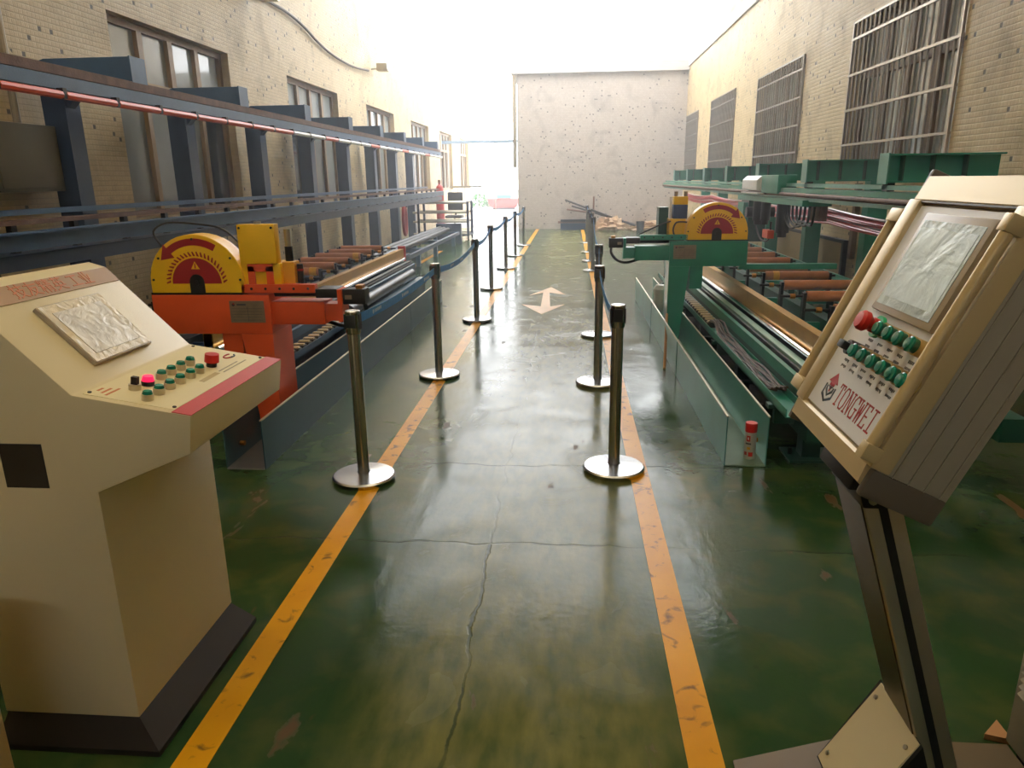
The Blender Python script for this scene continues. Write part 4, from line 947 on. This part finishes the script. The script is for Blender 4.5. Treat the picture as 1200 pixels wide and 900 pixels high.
for nm, cx, cy, rx, rz, lb in (('rubble', 1.25, 23.2, .5, .36, 'heap of pale rubble at the foot of the end wall'), ('rubble', 2.6, 23.25, .75, .22, 'low spread of pale rubble in the corner by the barred wall')):
    q = MB(); bmesh.ops.create_icosphere(q.bm, subdivisions=4, radius=1)
    for v in q.bm.verts:
        n_ = 1 + .16*math.sin(v.co.x*9+v.co.y*7) + .12*math.sin(v.co.y*15+v.co.z*11) + random.uniform(-.05, .05)
        v.co = Vector((cx + v.co.x*rx*n_, cy + v.co.y*.4*n_*.9, max(0, v.co.z*rz*n_)))
    tag(obj(nm, q, RUBBLE), lb, 'rubble', kind='stuff')
tag(obj('paint_bucket', MB().lathe([(0, 0), (.11, 0), (.13, .26), (.125, .26), (.11, .02), (0, .02)], (2.15, 22.95, 0), 18), BLACK), 'small dark bucket in the scrap by the end wall', 'bucket')
tag(obj('drain_pipe', MB().cyl((-1.74, YB-.02, 1.9), (-1.74, YB-.02, 4.6), .06, seg=12), ALU), 'grey drain pipe at the free corner of the end wall', 'pipe')
GT = thing('gate_frame', (-3.2, 27, 0), 'steel gate frame across the alley mouth', 'gate')
obj('lintel', MB().box(-4.6, -1.66, 26.95, 27.1, 2.8, 2.9), mat('haze_paled_blue', (150, 176, 205), .5), GT, False)  # lintel coloured paler to imitate haze in front of it
for x in (-2.72, -4.4): obj('post', MB().box(x-.02, x+.02, 26.99, 27.04, 0, 2.8), WHITE, GT, False)  # white stands in for haze washing out the posts
for k in range(5): obj('bar', MB().box(-4.36+.26*k, -4.34+.26*k, 27.0, 27.03, .05, 1.3), ALU, GT, False)
obj('rail', MB().box(-4.4, -3.2, 27.0, 27.04, 1.28, 1.34), ALU, GT, False)
TR = thing('skip_container', (-3.6, 40.5, 0), 'red open skip container standing in the bright yard', 'container')
obj('body', MB().prism([(-4.3, .1), (-2.9, .1), (-2.75, .5), (-4.45, .5)], 40, 41, 'y'), RED_PAINT, TR, False); obj('skid', MB().box(-4.2, -3.0, 40.1, 40.9, -.02, .1), DARK, TR, False); obj('rim', MB().box(-4.48, -2.72, 39.98, 41.02, .5, .55), RED_PAINT, TR, False)
tag(obj('tarpaulin_bundle', MB().box(-4.0, -3.2, 40.2, 40.8, .55, .75, .07), TEAL), 'teal tarpaulin bundle lying on the red container', 'tarpaulin')
q = MB(); random.seed(21)
for k in range(420):
    u = random.uniform(0, 2*PI); v = random.uniform(0, 1); rr = 1.3*(.6+.4*random.random())
    rr *= .42; c = Vector((-4.95 + rr*math.cos(u)*math.sqrt(1-v*v*.8), 40.6 + rr*math.sin(u)*.8, .1 + .7*v)); s_ = .07
    a = Vector((random.uniform(-1, 1), random.uniform(-1, 1), random.uniform(-1, 1))).normalized()*s_; b_ = a.orthogonal().normalized()*s_*.5
    q.bm.faces.new([q.bm.verts.new(c+a), q.bm.verts.new(c+b_), q.bm.verts.new(c-a), q.bm.verts.new(c-b_)])
SB_ = thing('shrub', (-4.95, 40.6, 0), 'green shrub growing at the edge of the bright yard', 'shrub')
fo = obj('foliage', q, LEAF, SB_, False); fo['kind'] = 'stuff'; obj('stem', MB().cyl((-4.95, 40.6, -.02), (-4.95, 40.6, .4), .03), WOOD, SB_)

# ================================================================== HAZE volume added to imitate lens glare, with some hazy air
hz = MB().box(-4.55, 3.45, 3.0, 60, .01, 8.1)
hm = bpy.data.materials.new('glare_haze'); hm.use_nodes = True; nt = hm.node_tree
nt.nodes.remove(nt.nodes['Principled BSDF']); vs = nt.nodes.new('ShaderNodeVolumeScatter')
vs.inputs['Color'].default_value = (.97, .985, 1, 1); vs.inputs['Density'].default_value = .015; vs.inputs['Anisotropy'].default_value = .55
nt.links.new(vs.outputs[0], nt.nodes['Material Output'].inputs['Volume'])
tag(obj('haze', hz, hm, None, False), 'thin haze volume added for lens glare and hazy air in the hall', 'haze', kind='stuff')
